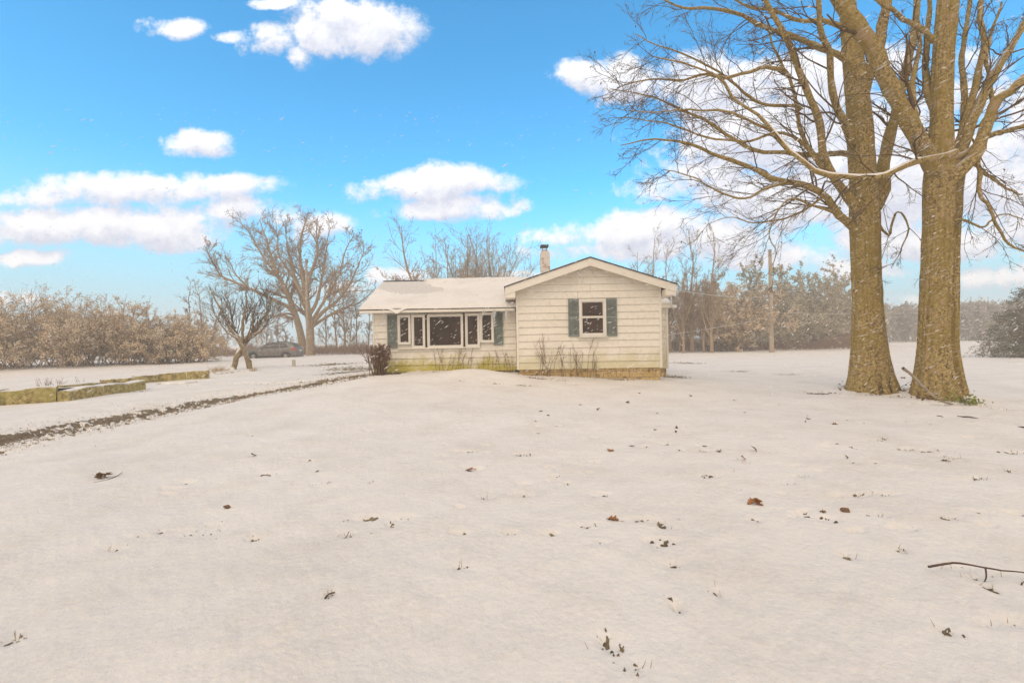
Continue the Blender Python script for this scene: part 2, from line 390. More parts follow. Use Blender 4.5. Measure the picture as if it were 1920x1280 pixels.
def poke(x, y, s):
    """tufts and clods that stand up through the snow: height of the soil sheet above the ground"""
    t = np.full(x.shape, -.004); nb = fbm(x * 38, y * 38, 3, 77) + .35 * fbm(x * 9, y * 9, 2, 78)
    for bx, by, rx, ry, w in BARE:
        m = (np.abs(x - bx) < 2.5 * rx) & (np.abs(y - by) < 2.5 * ry)
        if not m.any(): continue
        e = np.exp(-(((x[m] - bx) / rx) ** 2 + ((y[m] - by) / ry) ** 2)); k = np.clip(w / .085, .55, 1.6)
        t[m] = np.maximum(t[m], s[m] + .10 * np.minimum(nb[m] - .66 + .72 * min(k, 1.3) * e, .25) - .004)
    for bx, by, rx, ry, w in DENT:
        m = (np.abs(x - bx) < 2.5 * rx) & (np.abs(y - by) < 2.5 * ry)
        if not m.any(): continue
        e = np.exp(-(((x[m] - bx) / rx) ** 2 + ((y[m] - by) / ry) ** 2))
        t[m] = np.maximum(t[m], s[m] + .10 * np.minimum(nb[m] - .80 + .66 * e, .25) - .004)
    return np.minimum(t, s + .010)
def fan(na, ratio, r0, r1, a0, a1):
    nr = int(math.log(r1 / r0) / math.log(ratio)) + 1
    r = r0 * ratio ** np.arange(nr); a = np.linspace(a0, a1, na)
    x = (r[:, None] * np.sin(a)[None]).ravel(); y = (r[:, None] * np.cos(a)[None]).ravel()
    i = np.arange(nr * na).reshape(nr, na)
    f = np.stack([i[:-1, :-1], i[:-1, 1:], i[1:, 1:], i[1:, :-1]], -1).reshape(-1, 4)[:, ::-1]
    return x, y, f
def ground_sheets():
    mb = MB(); sb = MB()
    x, y, f = fan(900, 1.0062, 1.15, 80, R(-60), R(60))
    h = H(x, y)
    nr = np.hypot(x, y)
    micro = (.0035 * fbm(x * 24, y * 24, 3, 51) + .009 * fbm(x * 5, y * 5, 2, 52)) * np.clip(1.3 - nr / 14, .25, 1)
    mb.add(np.stack([x, y, h + snow_depth(x, y) + micro], 1), f, True)
    # far and behind, coarser
    x, y, f = fan(260, 1.03, 79.5, 262, R(-60), R(60)); mb.add(np.stack([x, y, H(x, y) + .06], 1), f, True)
    x, y, f = fan(160, 1.06, 1.15, 262, R(59.95), R(300.05)); mb.add(np.stack([x, y, H(x, y) + .06], 1), f, True)
    a = np.linspace(0, 2 * math.pi, 40)[:-1]
    v = np.stack([1.16 * np.sin(a), 1.16 * np.cos(a), H(1.16 * np.sin(a), 1.16 * np.cos(a)) + .06], 1); mb.add(v, [list(range(len(a)))[::-1]])
    x, y, f = fan(860, 1.0066, 1.1, 80, R(-60), R(60)); sd_ = snow_depth(x, y)
    sb.add(np.stack([x, y, H(x, y) + .010 * fbm(x * 7, y * 7, 3, 61) + poke(x, y, sd_)], 1), f, True)
    sb.mud = np.exp(-(segdist(x, y, TRK) / .42) ** 2)
    return mb, sb
m, N_, L_, bs = newmat("snow")
tco = N_.new("ShaderNodeTexCoord").outputs["Object"]
fa = noise_node(N_, L_, tco, .5, 4); fb = noise_node(N_, L_, tco, 55, 5, .7); fc = noise_node(N_, L_, tco, 9, 5, .6); fd = noise_node(N_, L_, tco, 240, 3, .6)
thin_a = noise_node(N_, L_, tco, 1.1, 6, .62); thin_b = noise_node(N_, L_, tco, 26, 6, .72)
dirt = math_(N_, L_, "ADD", math_(N_, L_, "MULTIPLY", thin_a, .75), math_(N_, L_, "MULTIPLY", thin_b, .55))
sc0 = ramp(N_, L_, fa, [(.3, (.755, .715, .675)), (.7, (.80, .76, .72))])
sc1 = mix(N_, L_, maprange(N_, L_, dirt, .56, .82, 0, .30), sc0, (.52, .46, .39))
L_.new(mix(N_, L_, maprange(N_, L_, dirt, .80, .92, 0, .6), sc1, (.30, .25, .19)), bs.inputs["Base Color"])
bs.inputs["Roughness"].default_value = .75; bs.inputs["Specular IOR Level"].default_value = .2
fe = noise_node(N_, L_, tco, 2.2, 4, .6, (1, 2.6, 1))
hh = math_(N_, L_, "ADD", math_(N_, L_, "MULTIPLY", fe, 4.0), math_(N_, L_, "ADD", math_(N_, L_, "MULTIPLY", fb, .5), math_(N_, L_, "ADD", math_(N_, L_, "MULTIPLY", fc, 1.2), math_(N_, L_, "MULTIPLY", fd, .15))))
bump(N_, L_, bs, hh, .75, .02)
M_SNOW = m
m, N_, L_, bs = newmat("soil")
tco = N_.new("ShaderNodeTexCoord").outputs["Object"]
f1 = noise_node(N_, L_, tco, 14, 8, .7); f2 = noise_node(N_, L_, tco, 1.3, 4); f3 = noise_node(N_, L_, tco, 70, 4, .7)
mud = ramp(N_, L_, f1, [(.3, (.085, .064, .044)), (.52, (.19, .145, .10)), (.70, (.40, .32, .23))])
gr = ramp(N_, L_, f3, [(.3, (.10, .08, .045)), (.5, (.30, .235, .14)), (.7, (.52, .42, .27))])
an = N_.new("ShaderNodeAttribute"); an.attribute_name = "mud"
mk = maprange(N_, L_, math_(N_, L_, "ADD", an.outputs["Fac"], math_(N_, L_, "MULTIPLY", math_(N_, L_, "SUBTRACT", f1, .5), .9)), .35, .62)
L_.new(mix(N_, L_, mk, mix(N_, L_, maprange(N_, L_, f2, .4, .6), gr, ramp(N_, L_, f3, [(.3, (.06, .05, .03)), (.6, (.20, .15, .08))])), mud), bs.inputs["Base Color"]); bs.inputs["Roughness"].default_value = .95
bump(N_, L_, bs, math_(N_, L_, "ADD", f1, f3), .8, .03)
M_SOIL = m
_s, _g = ground_sheets()
tag(_s.build("snow_ground", M_SNOW), kind="structure")
_go = tag(_g.build("soil_ground", M_SOIL), kind="structure")
_at = _go.data.attributes.new("mud", "FLOAT", "POINT"); _at.data.foreach_set("value", _g.mud.astype(np.float32))

# dead grass where the snow has worn through
def dead_grass():
    mb = MB()
    r = np.random.default_rng(5)
    X = []; 
    for bx, by, rx, ry, w in BARE:
        n = int(np.clip(rx * ry * 4000 * (w / .1), 30, 520)); X.append(np.stack([bx + r.normal(0, .55, n) * rx, by + r.normal(0, .55, n) * ry], 1))
    for tr, n, w in ((TRK5, 2600, .28), (TRK, 3000, .7), (TRK2, 700, .25), (TRK3, 900, .3), (RUTR, 200, .12)):
        k = r.integers(0, len(tr) - 1, n); t = r.random(n)[:, None]; p = tr[k] * (1 - t) + tr[k + 1] * t
        X.append(p + r.normal(0, w, (n, 2)))
    # foot of the house
    t = r.random(900); X.append(np.stack([-4.2 + 9 * t, np.where(-4.2 + 9 * t < .1, 14.25, 13.6) + r.normal(0, .1, 900)], 1))
    X = np.concatenate(X); s = snow_depth(X[:, 0].copy(), X[:, 1].copy())
    keep = (s < .018) | (r.random(len(X)) < .22); X = X[keep]
    n = len(X); z = H(X[:, 0], X[:, 1]) + np.maximum(0, s[keep] - .008)
    dist = np.hypot(X[:, 0], X[:, 1]); w = np.clip(.0010 + dist * .00025, .0012, .005)
    ln = r.uniform(.02, .07, n); az = r.uniform(0, 6.28, n); tilt = r.uniform(.3, 1.25, n)
    b = np.stack([X[:, 0], X[:, 1], z], 1); d = np.stack([np.cos(az) * np.sin(tilt), np.sin(az) * np.sin(tilt), np.cos(tilt)], 1) * ln[:, None]
    sd_ = np.stack([-np.sin(az), np.cos(az), 0 * az], 1) * w[:, None]
    v = np.stack([b - sd_, b + sd_, b + d * .6 + sd_ * .7, b + d * .6 - sd_ * .7, b + d], 1).reshape(-1, 3)
    i = np.arange(n)[:, None] * 5
    mb.add(v, np.concatenate([i, i + 1, i + 2, i + 3], 1)); mb.add(np.zeros((0, 3)), np.zeros((0, 3), int))
    mb.loops.append((np.concatenate([i + 3, i + 2, i + 4], 1)).ravel()); mb.sizes.append(np.full(n, 3)); mb.sm.append(np.full(n, False))
    return mb
M_DGRASS = simple("dead_grass", (.085, .065, .032), (.46, .35, .20), 3, .9)
tag(dead_grass().build("dead_grass", M_DGRASS), "flattened tan and olive dead grass showing through worn snow beside the tyre track", "grass", kind="stuff")
# ------------------------------------------------------------------ house
D1, D2 = 13.8, 14.4
HORG = np.array([0.16, 13.8, .55])
house = thing("house", HORG, "cream clapboard house with front gable, dark green shutters and snowy roof", "house")
def px1(px, py): return P(px, py, D1)
def px2(px, py): return P(px, py, D2)
def siding_mat(name, moss_lo, moss_hi, amt):
    m, N, L, bs = newmat(name)
    tc = N.new("ShaderNodeTexCoord").outputs["Object"]
    f = noise_node(N, L, tc, 1.1, 5, .6, (1, 1, 2.5)); g = noise_node(N, L, tc, 9, 5, .65, (1, 1, .25)); sp = N.new("ShaderNodeSeparateXYZ"); L.new(tc, sp.inputs[0])
    col = ramp(N, L, f, [(.25, (.69, .63, .525)), (.5, (.78, .72, .615)), (.75, (.82, .765, .67))])
    col = mix(N, L, maprange(N, L, g, .48, .74, 0, .42), col, (.50, .43, .33))
    q = noise_node(N, L, tc, 2.2, 5, .65, (1, 1, .8))
    zf = math_(N, L, "ADD", sp.outputs[2], math_(N, L, "MULTIPLY", math_(N, L, "SUBTRACT", q, .5), 1.1))
    mf = math_(N, L, "MULTIPLY", maprange(N, L, zf, moss_hi, moss_lo), amt)
    col = mix(N, L, mf, col, (.47, .40, .085))
    L.new(col, bs.inputs["Base Color"]); bs.inputs["Roughness"].default_value = .6; bs.inputs["Specular IOR Level"].default_value = .3
    bump(N, L, bs, noise_node(N, L, tc, 30, 4, .6, (.3, 1, 4)), .12, .01)
    return m
M_SID1 = siding_mat("cream_siding", .05, .80, .45)
M_SID2 = siding_mat("mossy_cream_siding", .10, .62, 1.0)
M_TRIM = simple("cream_trim", (.72, .66, .56), (.79, .73, .635), 3, .55, .05)
M_FRAME = simple("white_frame", (.68, .63, .555), (.76, .71, .635), 4, .45, .03)
M_DARKGAP = simple("dark_wood", (.05, .035, .025), (.12, .08, .055), 12, .9)
M_SHUT = simple("green_shutter", (.15, .168, .155), (.25, .27, .245), 9, .65, .1, (1, 1, 5))
m, N_, L_, bs = newmat("window_glass"); tco = N_.new("ShaderNodeTexCoord").outputs["Object"]
L_.new(ramp(N_, L_, noise_node(N_, L_, tco, 1.3, 3), [(.35, (.030, .018, .012)), (.7, (.075, .045, .030))]), bs.inputs["Base Color"]); bs.inputs["Roughness"].default_value = .12; bs.inputs["Specular IOR Level"].default_value = .25
M_GLASS = m
M_SHINGLE = simple("grey_shingle", (.50, .475, .45), (.68, .645, .61), 22, .95, .4, (1, 2.5, 2.5))
M_DARKMETAL = simple("dark_flashing", (.035, .03, .03), (.07, .06, .055), 5, .5)
m, N_, L_, bs = newmat("foundation_block"); tco = N_.new("ShaderNodeTexCoord").outputs["Object"]
bk = N_.new("ShaderNodeTexBrick"); mp = N_.new("ShaderNodeMapping"); mp.inputs["Rotation"].default_value = (R(90), 0, 0); L_.new(tco, mp.inputs["Vector"]); L_.new(mp.outputs[0], bk.inputs["Vector"])
bk.inputs["Scale"].default_value = 1; bk.inputs["Brick Width"].default_value = .4; bk.inputs["Row Height"].default_value = .2; bk.inputs["Mortar Size"].default_value = .008
bk.inputs["Color1"].default_value = (.47, .32, .13, 1); bk.inputs["Color2"].default_value = (.58, .42, .20, 1); bk.inputs["Mortar"].default_value = (.22, .16, .10, 1)
fn = noise_node(N_, L_, tco, 9, 6, .7)
L_.new(mix(N_, L_, maprange(N_, L_, fn, .5, .68, 0, .85), bk.outputs[0], (.07, .055, .035)), bs.inputs["Base Color"]); bs.inputs["Roughness"].default_value = .95; bump(N_, L_, bs, fn, .5, .02)
M_FOUND = m
M_ICE = newmat("ice")[0]; b_ = M_ICE.node_tree.nodes["Principled BSDF"]; b_.inputs["Base Color"].default_value = (.86, .88, .9, 1); b_.inputs["Roughness"].default_value = .15; b_.inputs["Transmission Weight"].default_value = .55; b_.inputs["IOR"].default_value = 1.31

GX0, GX1 = px1(970, 640)[0], px1(1240, 640)[0]
GZ0 = .5 * (px1(970, 693)[2] + px1(1240, 689)[2])
GXM = .5 * (GX0 + GX1)
DR = 13.42                                    # plane of the gable rake boards
APEX = P(1107, 484, DR); TIPL = P(947, 540, DR); TIPR = P(1268, 533, DR)
SL = (APEX[2] - .5 * (TIPL[2] + TIPR[2])) / (.5 * (TIPR[0] - TIPL[0])); ez = .5 * (TIPL[2] + TIPR[2])
APX = .5 * (TIPL[0] + TIPR[0]); HW = .5 * (TIPR[0] - TIPL[0])
print("gable", GX0, GX1, GZ0, APEX, TIPL, TIPR, SL)
def roofz(x): return APEX[2] - SL * abs(x - APX)
BOARD = .213
def siding(mb, x0, x1, z0, ztop, y, pitch=BOARD, th=.030, seed=0, top=None):
    r = np.random.default_rng(seed); z = z0; k = 0
    while z < ztop - .01:
        za, zb = z + .006, min(z + pitch, ztop)
        def xr(zq):
            if top is None: return x0, x1
            hw = (APEX[2] - .03 - zq) / SL
            return max(x0, APX - hw), min(x1, APX + hw)
        la, ra = xr(za); lb, rb = xr(zb)
        if rb - lb < .05: lb = rb = .5 * (lb + rb); 
        if ra - la < .1: break
        seams = [0.0] + sorted(r.uniform(.15, .85, 1 if (ra - la) > 2 else 0).tolist()) + [1.0]
        for s0, s1 in zip(seams[:-1], seams[1:]):
            g0 = .004 if s0 > 0 else 0; g1 = .004 if s1 < 1 else 0
            a0, a1 = la + (ra - la) * s0 + g0, la + (ra - la) * s1 - g1; b0, b1 = lb + (rb - lb) * s0 + g0, lb + (rb - lb) * s1 - g1
            v = [(a0, y - th, za), (a1, y - th, za), (b1, y - .002, zb), (b0, y - .002, zb), (a0, y + .02, za), (a1, y + .02, za), (b1, y + .02, zb), (b0, y + .02, zb)]
            mb.add(v, np.array([[0, 1, 2, 3], [0, 4, 5, 1], [0, 3, 7, 4], [1, 5, 6, 2]]))
        z += pitch; k += 1
    return mb
# --- front gable wall
mb = MB(); siding(mb, GX0, GX1, GZ0, APEX[2], D1, seed=3, top=True)
wz = roofz(GX0) - .06
mb.prism([(GX0, GZ0), (GX1, GZ0), (GX1, wz), (APX, APEX[2] - .07), (GX0, wz)], D1 + .018, D1 + .2)
mb.box(GX0, GX0 + .15, D1 + .2, 22.0, GZ0, wz - .1); mb.box(GX1 - .15, GX1, D1 + .2, 22.0, GZ0, wz - .1); mb.prism([(GX0, GZ0), (GX1, GZ0), (GX1, wz), (APX, APEX[2] - .07), (GX0, wz)], 21.9, 22.05)
mb.build("wall", M_SID1, house, HORG)
# --- wing wall
WX0 = px2(700, 640)[0]; WZ0 = px2(800, 694)[2] - .05; WE = P(820, 586, D2)[2]
mb = MB(); siding(mb, WX0, GX0 - .03, WZ0, WE, D2, seed=9)
mb.box(WX0, GX0 - .03, D2 + .018, D2 + .2, WZ0, WE)
mb.box(WX0, WX0 + .15, D2 + .2, 19.2, WZ0, WE); mb.box(WX0, GX0 - .03, 19.2, 19.35, WZ0, WE)
w2 = mb.build("wall", M_SID2, house, HORG); w2["label"] = "lower wing wall with yellow green algae along its bottom boards"
# --- rear extension at the right
EX1 = P(1252, 640, 16.0)[0]; EZ0 = P(1250, 690, 16.0)[2]; EZ1 = P(1250, 571, 16.0)[2]
mb = MB(); siding(mb, GX1 + .01, EX1, EZ0, EZ1, 16.0, seed=11); mb.box(GX1 + .01, EX1, 16.018, 22.0, EZ0, EZ1)
mb.build("wall", M_SID1, house, HORG)
# --- foundations
mb = MB(); mb.box(GX0 + .05, GX1 - .04, D1 + .04, D1 + .25, -.1, GZ0); mb.box(GX1 - .24, GX1 - .04, D1 + .25, 22, -.1, GZ0)
mb.box(WX0 + .04, GX0 - .1, D2 + .04, D2 + .25, .0, WZ0); mb.box(WX0 + .04, WX0 + .24, D2 + .25, 19.3, 0, WZ0); mb.box(GX1 + .02, EX1 - .05, 16.05, 22, -.1, EZ0)
mb.build("foundation", M_FOUND, house, HORG)
# --- corner trim
for x, y, za, zb in ((GX0 + .01, D1, GZ0, wz - .02), (GX1 - .02, D1, GZ0, wz - .02), (WX0 + .02, D2, WZ0, WE), (EX1 - .02, 16.0, EZ0, EZ1)):
    MB().bevbox(x - .035, x + .035, y - .03, y + .03, za, zb, .006).build("corner_trim", M_TRIM, house, HORG)
# --- gable roof: two slabs, rake boards, soffit returns
YB = 22.4
th = .10
def slab(sgn):
    xe = APX + sgn * (HW + .03); poly = [(APX, APEX[2] + .045), (xe, roofz(xe) + .045), (xe, roofz(xe) + .015), (APX, APEX[2] + .015)]
    return MB().prism(poly, DR - .03, YB)
for sgn in (-1, 1):
    slab(sgn).build("roof", M_DARKMETAL, house, HORG)
    # snow lying on the slope
    xe = APX + sgn * (HW + .0); sn = MB(); n = 30; mshx = np.linspace(0, 1, n); yv = np.linspace(DR + .05, YB - .05, 40)
    X, Y = np.meshgrid(APX + (xe - APX) * mshx, yv); e = np.minimum(1, np.minimum(mshx[None] * 30 + .6, (1 - mshx[None]) * 8) + 0 * Y) * np.minimum(1, (Y - DR) * 3)
    Z = APEX[2] - SL * np.abs(X - APX) + .03 + .02 + .05 * np.clip(e, 0, 1) + .012 * fbm(X * 2, Y * 2, 3, 4)
    i = np.arange(X.size).reshape(X.shape); f = np.stack([i[:-1, :-1], i[:-1, 1:], i[1:, 1:], i[1:, :-1]], -1).reshape(-1, 4)
    sn.add(np.stack([X.ravel(), Y.ravel(), Z.ravel()], 1), f if sgn > 0 else f[:, ::-1], True); sn.build("roof_snow", M_SNOW, house, HORG)
    # rake board
    rb = .235
    v = []; xe = APX + sgn * HW
    poly = [(APX, APEX[2] + .012), (xe, roofz(xe) + .012), (xe, roofz(xe) - rb + .02), (xe - sgn * .40, roofz(xe - sgn * .40) - rb + .02), (APX, APEX[2] - rb + .02)]
    MB().prism(poly, DR, DR + .035).build("rake_board", M_TRIM, house, HORG)
    MB().prism([(APX, APEX[2] - .05), (xe, roofz(xe) - .05), (xe, roofz(xe) - .012), (APX, APEX[2] - .012)], DR + .037, D1 - .02).build("rake_soffit", M_TRIM, house, HORG)
    # boxed eave end
    x_in = (GX0 - .035) if sgn < 0 else (GX1 + .035)
    lo, hi = sorted((xe - sgn * .002, x_in)); zb = roofz(xe) - .30
    MB().prism([(lo, zb), (hi, zb), (hi, roofz(hi) - rb + .015 if sgn > 0 else roofz(hi) - rb + .015), (lo, roofz(lo) - rb + .015)], DR + .01, D1 - .03).build("eave_box", M_TRIM, house, HORG)
    MB().box(lo, hi, D1 - .028, YB - .1, zb, zb + .03).build("soffit", M_TRIM, house, HORG)
    MB().box(xe - .012 if sgn > 0 else xe - .008, xe + .008 if sgn > 0 else xe + .012, D1 - .028, YB - .1, zb + .0, roofz(xe) + .01).build("fascia", M_TRIM, house, HORG)
# --- wing roof
WR = 14.0                                       # eave line
EL_ = P(674, 579, WR); ER_ = P(960, 572, WR); EZW = .5 * (EL_[2] + ER_[2]); WXE = EL_[0]
RY = 16.75; RZ = P(720, 527, RY)[2]; WSL = (RZ - EZW) / (RY - WR)
WXR = APX
print("wing", WX0, WZ0, WE, EZW, RZ, WSL, WXE)
def wz_(y): return EZW + WSL * (y - WR)
poly = [(WR - .02, EZW + .0), (RY, RZ), (2 * RY - WR + .02, EZW), (2 * RY - WR + .02, EZW - .06), (RY, RZ - .06), (WR - .02, EZW - .06)]
MB().prismx(poly, WXE, WXR - .6).build("roof", M_SHINGLE, house, HORG)
# ridge flashing
MB().prismx([(RY - .1, RZ - .035), (RY, RZ + .02), (RY + .1, RZ - .035)], WXE - .01, WXR - .7).build("ridge_cap", M_DARKMETAL, house, HORG)
fz0 = P(820, 585, WR)[2]
MB().bevbox(WXE, GX0 - .05, WR - .02, WR + .015, fz0, EZW - .065, .006).build("fascia", M_TRIM, house, HORG)
MB().box(WXE + .01, GX0 - .05, WR + .017, D2 - .03, fz0 + .01, fz0 + .03).build("soffit", M_TRIM, house, HORG)
MB().bevbox(WXE - .004, GX0 - .05, WR - .035, WR + .01, EZW - .075, EZW - .030, .004).build('drip_edge', M_DARKMETAL, house, HORG)
# gable end boards at the left of the wing
MB().prismx([(WR + .02, EZW - .065), (RY, RZ - .065), (RY, RZ - .22), (WR + .02, EZW - .2)], WXE, WXE + .03).build("rake_board", M_TRIM, house, HORG)
MB().prismx([(D2 + .05, WE - .02), (RY, WE + WSL * (RY - D2) - .1), (2 * RY - D2 - .05, WE - .02)], WX0 + .01, WX0 + .12).build("wall", M_SID1, house, HORG)
# snow on the wing roof: thick, worn through near the left of the ridge
nx, ny = 260, 120
xs = np.linspace(WXE - .01, GX0 + 1.6, nx); ts = np.linspace(-.012, 1.0, ny)
X, T = np.meshgrid(xs, ts); Y = WR + T * (RY - WR)
dep = .075 + .02 * fbm(X * 1.1, Y * 1.1, 3, 8) + .008 * fbm(X * 6, Y * 6, 3, 9)
bx = (X - (-3.75)) / 1.0; by = (T - (.80 - .10 * (X + 3.9))) / .30
dep = dep - .20 * np.exp(-(bx ** 2 + by ** 2) ** 1.6) * (1 + .5 * fbm(X * 3, Y * 3, 3, 12) + .5 * fbm(X * 14, Y * 9, 3, 18))
bx = (X + 2.75) / .7; by = (T - .60) / .10; dep = dep - .13 * np.exp(-(bx ** 2 + by ** 2)) * (1 + .9 * fbm(X * 4, Y * 4, 3, 13))
dep = dep * np.clip((X - WXE) / .25 + .25, 0, 1)
lip = np.clip((T + .012) / .05, 0, 1) ** .5
droop = np.exp(-(((X - P(745, 580, WR)[0]) / .16) ** 2)) 
Z = EZW + WSL * (Y - WR) * 1.0 + dep * lip - .02 * (1 - lip)
Yd = Y - .022 * np.exp(-(T / .05) ** 2) * (1 + fbm(X * 3, X * 0 + 2, 3, 15)) - .03 * droop * np.exp(-(T / .06) ** 2)
Z = Z - (.012 * (.5 + vnoise(X * 2.2, X * 0, 17)) + .14 * droop) * np.exp(-(T + .012) ** 2 / .0006)
i = np.arange(X.size).reshape(X.shape); f = np.stack([i[:-1, :-1], i[:-1, 1:], i[1:, 1:], i[1:, :-1]], -1).reshape(-1, 4)
sn = MB(); sn.add(np.stack([X.ravel(), Yd.ravel(), Z.ravel()], 1), f, True)
sn.build("roof_snow", M_SNOW, house, HORG)
# --- roof of the rear extension
ey = 15.7; ezr = P(1250, 571, ey)[2]; exr = P(1259, 560, ey)[0]; ert = P(1241, 549, ey + 1.5)[2]
MB().prismx([(ey, ezr + .02), (ey + 2.4, ezr + .9), (ey + 4.8, ezr + .02), (ey + 4.8, ezr - .1), (ey, ezr - .1)], GX1 + .3, exr).build("roof", M_TRIM, house, HORG)
MB().prismx([(ey - .02, ezr + .025), (ey - .02, ezr + .09), (ey + 2.4, ezr + .98), (ey + 2.4, ezr + .905)], GX1 + .3, exr - .01).build("roof_snow", M_SNOW, house, HORG)
# --- chimney
m, N_, L_, bs = newmat("chimney_brick"); tco = N_.new("ShaderNodeTexCoord").outputs["Object"]
bk = N_.new("ShaderNodeTexBrick"); mp = N_.new("ShaderNodeMapping"); mp.inputs["Rotation"].default_value = (R(90), 0, 0); L_.new(tco, mp.inputs["Vector"]); L_.new(mp.outputs[0], bk.inputs["Vector"])
bk.inputs["Scale"].default_value = 1; bk.inputs["Brick Width"].default_value = .2; bk.inputs["Row Height"].default_value = .075; bk.inputs["Mortar Size"].default_value = .008
bk.inputs["Color1"].default_value = (.33, .18, .11, 1); bk.inputs["Color2"].default_value = (.42, .28, .2, 1); bk.inputs["Mortar"].default_value = (.5, .45, .38, 1)
fn = noise_node(N_, L_, tco, 6, 6, .7)
L_.new(mix(N_, L_, maprange(N_, L_, fn, .36, .52), bk.outputs[0], (.66, .60, .53)), bs.inputs["Base Color"]); bs.inputs["Roughness"].default_value = .95; bump(N_, L_, bs, fn, .6, .02)
M_CHIM = m
CD = 17.2; cl, cr_ = P(1013.5, 500, CD), P(1030.5, 500, CD); ct = P(1021, 471, CD)[2]
mb = MB(); zq = 2.9; k = 0; r = np.random.default_rng(4)
while zq < ct - .09:
    j = r.uniform(-.006, .006, 2); mb.bevbox(cl[0] + j[0], cr_[0] + j[1], CD - .2, CD + .2, zq, zq + .072, .006); zq += .0735
mb.bevbox(cl[0] + .03, cr_[0] - .04, CD - .16, CD + .16, zq, zq + .06, .01); mb.box(cl[0] + .06, cr_[0] - .08, CD - .1, CD + .1, zq + .06, zq + .12)
ch = mb.build("chimney", M_CHIM, house, HORG)
mb = MB(); c0, c1 = P(1013, 466, CD), P(1028, 462, CD); mb.bevbox(c0[0], c1[0], CD - .22, CD + .22, c1[2] - .03, c1[2] + .025, .01)
mb.box(c0[0] + .07, c0[0] + .09, CD - .1, CD - .08, zq, c1[2] - .03); mb.box(c1[0] - .09, c1[0] - .07, CD - .1, CD - .08, zq, c1[2] - .03)
mb.build("chimney_cap", M_DARKMETAL, ch, HORG)
# --- windows
def pz(xz, yz, d): return P(660 + xz / 3, 440 + yz / 3, d)
def window(xa, xb, ya, yb, d, fw=.046, double=False, ledge=False):
    a, b = pz(xa, yb, d), pz(xb, ya, d); x0, x1, z0, z1 = a[0], b[0], a[2], b[2]; y = d - .036
    mb = MB(); e = .07
    mb.bevbox(x0, x1, y - e, y, z1 - fw, z1, .006); mb.bevbox(x0, x1, y - e, y, z0, z0 + fw, .006)
    mb.bevbox(x0, x0 + fw, y - e + .003, y, z0 + fw, z1 - fw, .006); mb.bevbox(x1 - fw, x1, y - e + .003, y, z0 + fw, z1 - fw, .006)
    if ledge: mb.bevbox(x0 - .03, x1 + .03, y - e - .04, y, z0 - .035, z0 - .002, .006)
    w = mb.build("window", M_FRAME, house, HORG)
    xi0, xi1, zi0, zi1 = x0 + fw, x1 - fw, z0 + fw, z1 - fw
    s = .03; mb = MB(); ys = y - .042
    if double:
        zm = .5 * (zi0 + zi1)
        for za, zb, yo in ((zi0, zm + .02, 0), (zm + .022, zi1, .012)):
            mb.box(xi0, xi1, ys + yo, ys + yo + .025, za, za + s); mb.box(xi0, xi1, ys + yo, ys + yo + .025, zb - s, zb)
            mb.box(xi0, xi0 + s, ys + yo, ys + yo + .025, za + s, zb - s); mb.box(xi1 - s, xi1, ys + yo, ys + yo + .025, za + s, zb - s)
    else:
        mb.box(xi0, xi1, ys, ys + .025, zi0, zi0 + s); mb.box(xi0, xi1, ys, ys + .025, zi1 - s, zi1)
        mb.box(xi0, xi0 + s, ys, ys + .025, zi0 + s, zi1 - s); mb.box(xi1 - s, xi1, ys, ys + .025, zi0 + s, zi1 - s)
    mb.build("sash", M_FRAME, w, HORG)
    MB().box(xi0, xi1, ys + .03 if not double else ys + .039, y + .002, zi0, zi1).build("pane", M_GLASS, w, HORG)
    return w
window(262, 332, 452, 618, D2 - .01); window(340, 412, 450, 638, D2 - .01); window(428, 625, 446, 636, D2 - .01); window(640, 718, 442, 630, D2 - .01); window(722, 796, 438, 606, D2 - .01)
w = window(1278, 1425, 362, 572, D1, .066, True, True); w["label"] = "double hung window in the gable wall"
# wooden mullion posts between the big window and its neighbours
for xa, xb in ((413, 427), (626, 639)):
    a, b = pz(xa, 640, D2), pz(xb, 440, D2); MB().box(a[0], b[0], D2 - .07, D2 - .030, a[2], b[2]).build("mullion", M_DARKGAP, house, HORG)
# board above the row of windows and sill line
a, b = pz(256, 448, D2), pz(850, 430, D2); MB().box(a[0], b[0], D2 - .075, D2 - .037, a[2] + .04, WE - .0).build("head_board", M_TRIM, house, HORG)
a, b = pz(256, 642, D2), pz(722, 636, D2); MB().bevbox(a[0], b[0], D2 - .125, D2 - .034, a[2] - .01, a[2] + .028, .005).build("window_sill", M_TRIM, house, HORG)
def shutter(xa, xb, ya, yb, d):
    a, b = pz(xa, yb, d), pz(xb, ya, d); x0, x1, z0, z1 = a[0], b[0], a[2], b[2]; y = d - .0355; mb = MB()
    f = .035; e = .035
    mb.bevbox(x0, x0 + f, y - e, y, z0, z1, .004); mb.bevbox(x1 - f, x1, y - e, y, z0, z1, .004)
    zm = .5 * (z0 + z1)
    for za, zb in ((z0, z0 + .05), (zm - .025, zm + .025), (z1 - .05, z1)): mb.bevbox(x0 + f, x1 - f, y - e + .002, y, za, zb, .004)
    mb.box(x0 + f, x1 - f, y - .006, y + .001, z0 + .05, z1 - .05)
    for za, zb in ((z0 + .05, zm - .025), (zm + .025, z1 - .05)):
        n = int((zb - za) / .032)
        for k in range(n):
            z = za + (k + .1) * (zb - za) / n
            mb.prismx([(y - .03, z), (y - .026, z - .004), (y - .007, z + .022), (y - .011, z + .026)], x0 + f, x1 - f)
    mb.build("shutter", M_SHUT, house, HORG)
shutter(203, 255, 450, 637, D2); shutter(799, 848, 433, 620, D2); shutter(1217, 1276, 362, 572, D1); shutter(1427, 1487, 358, 570, D1)
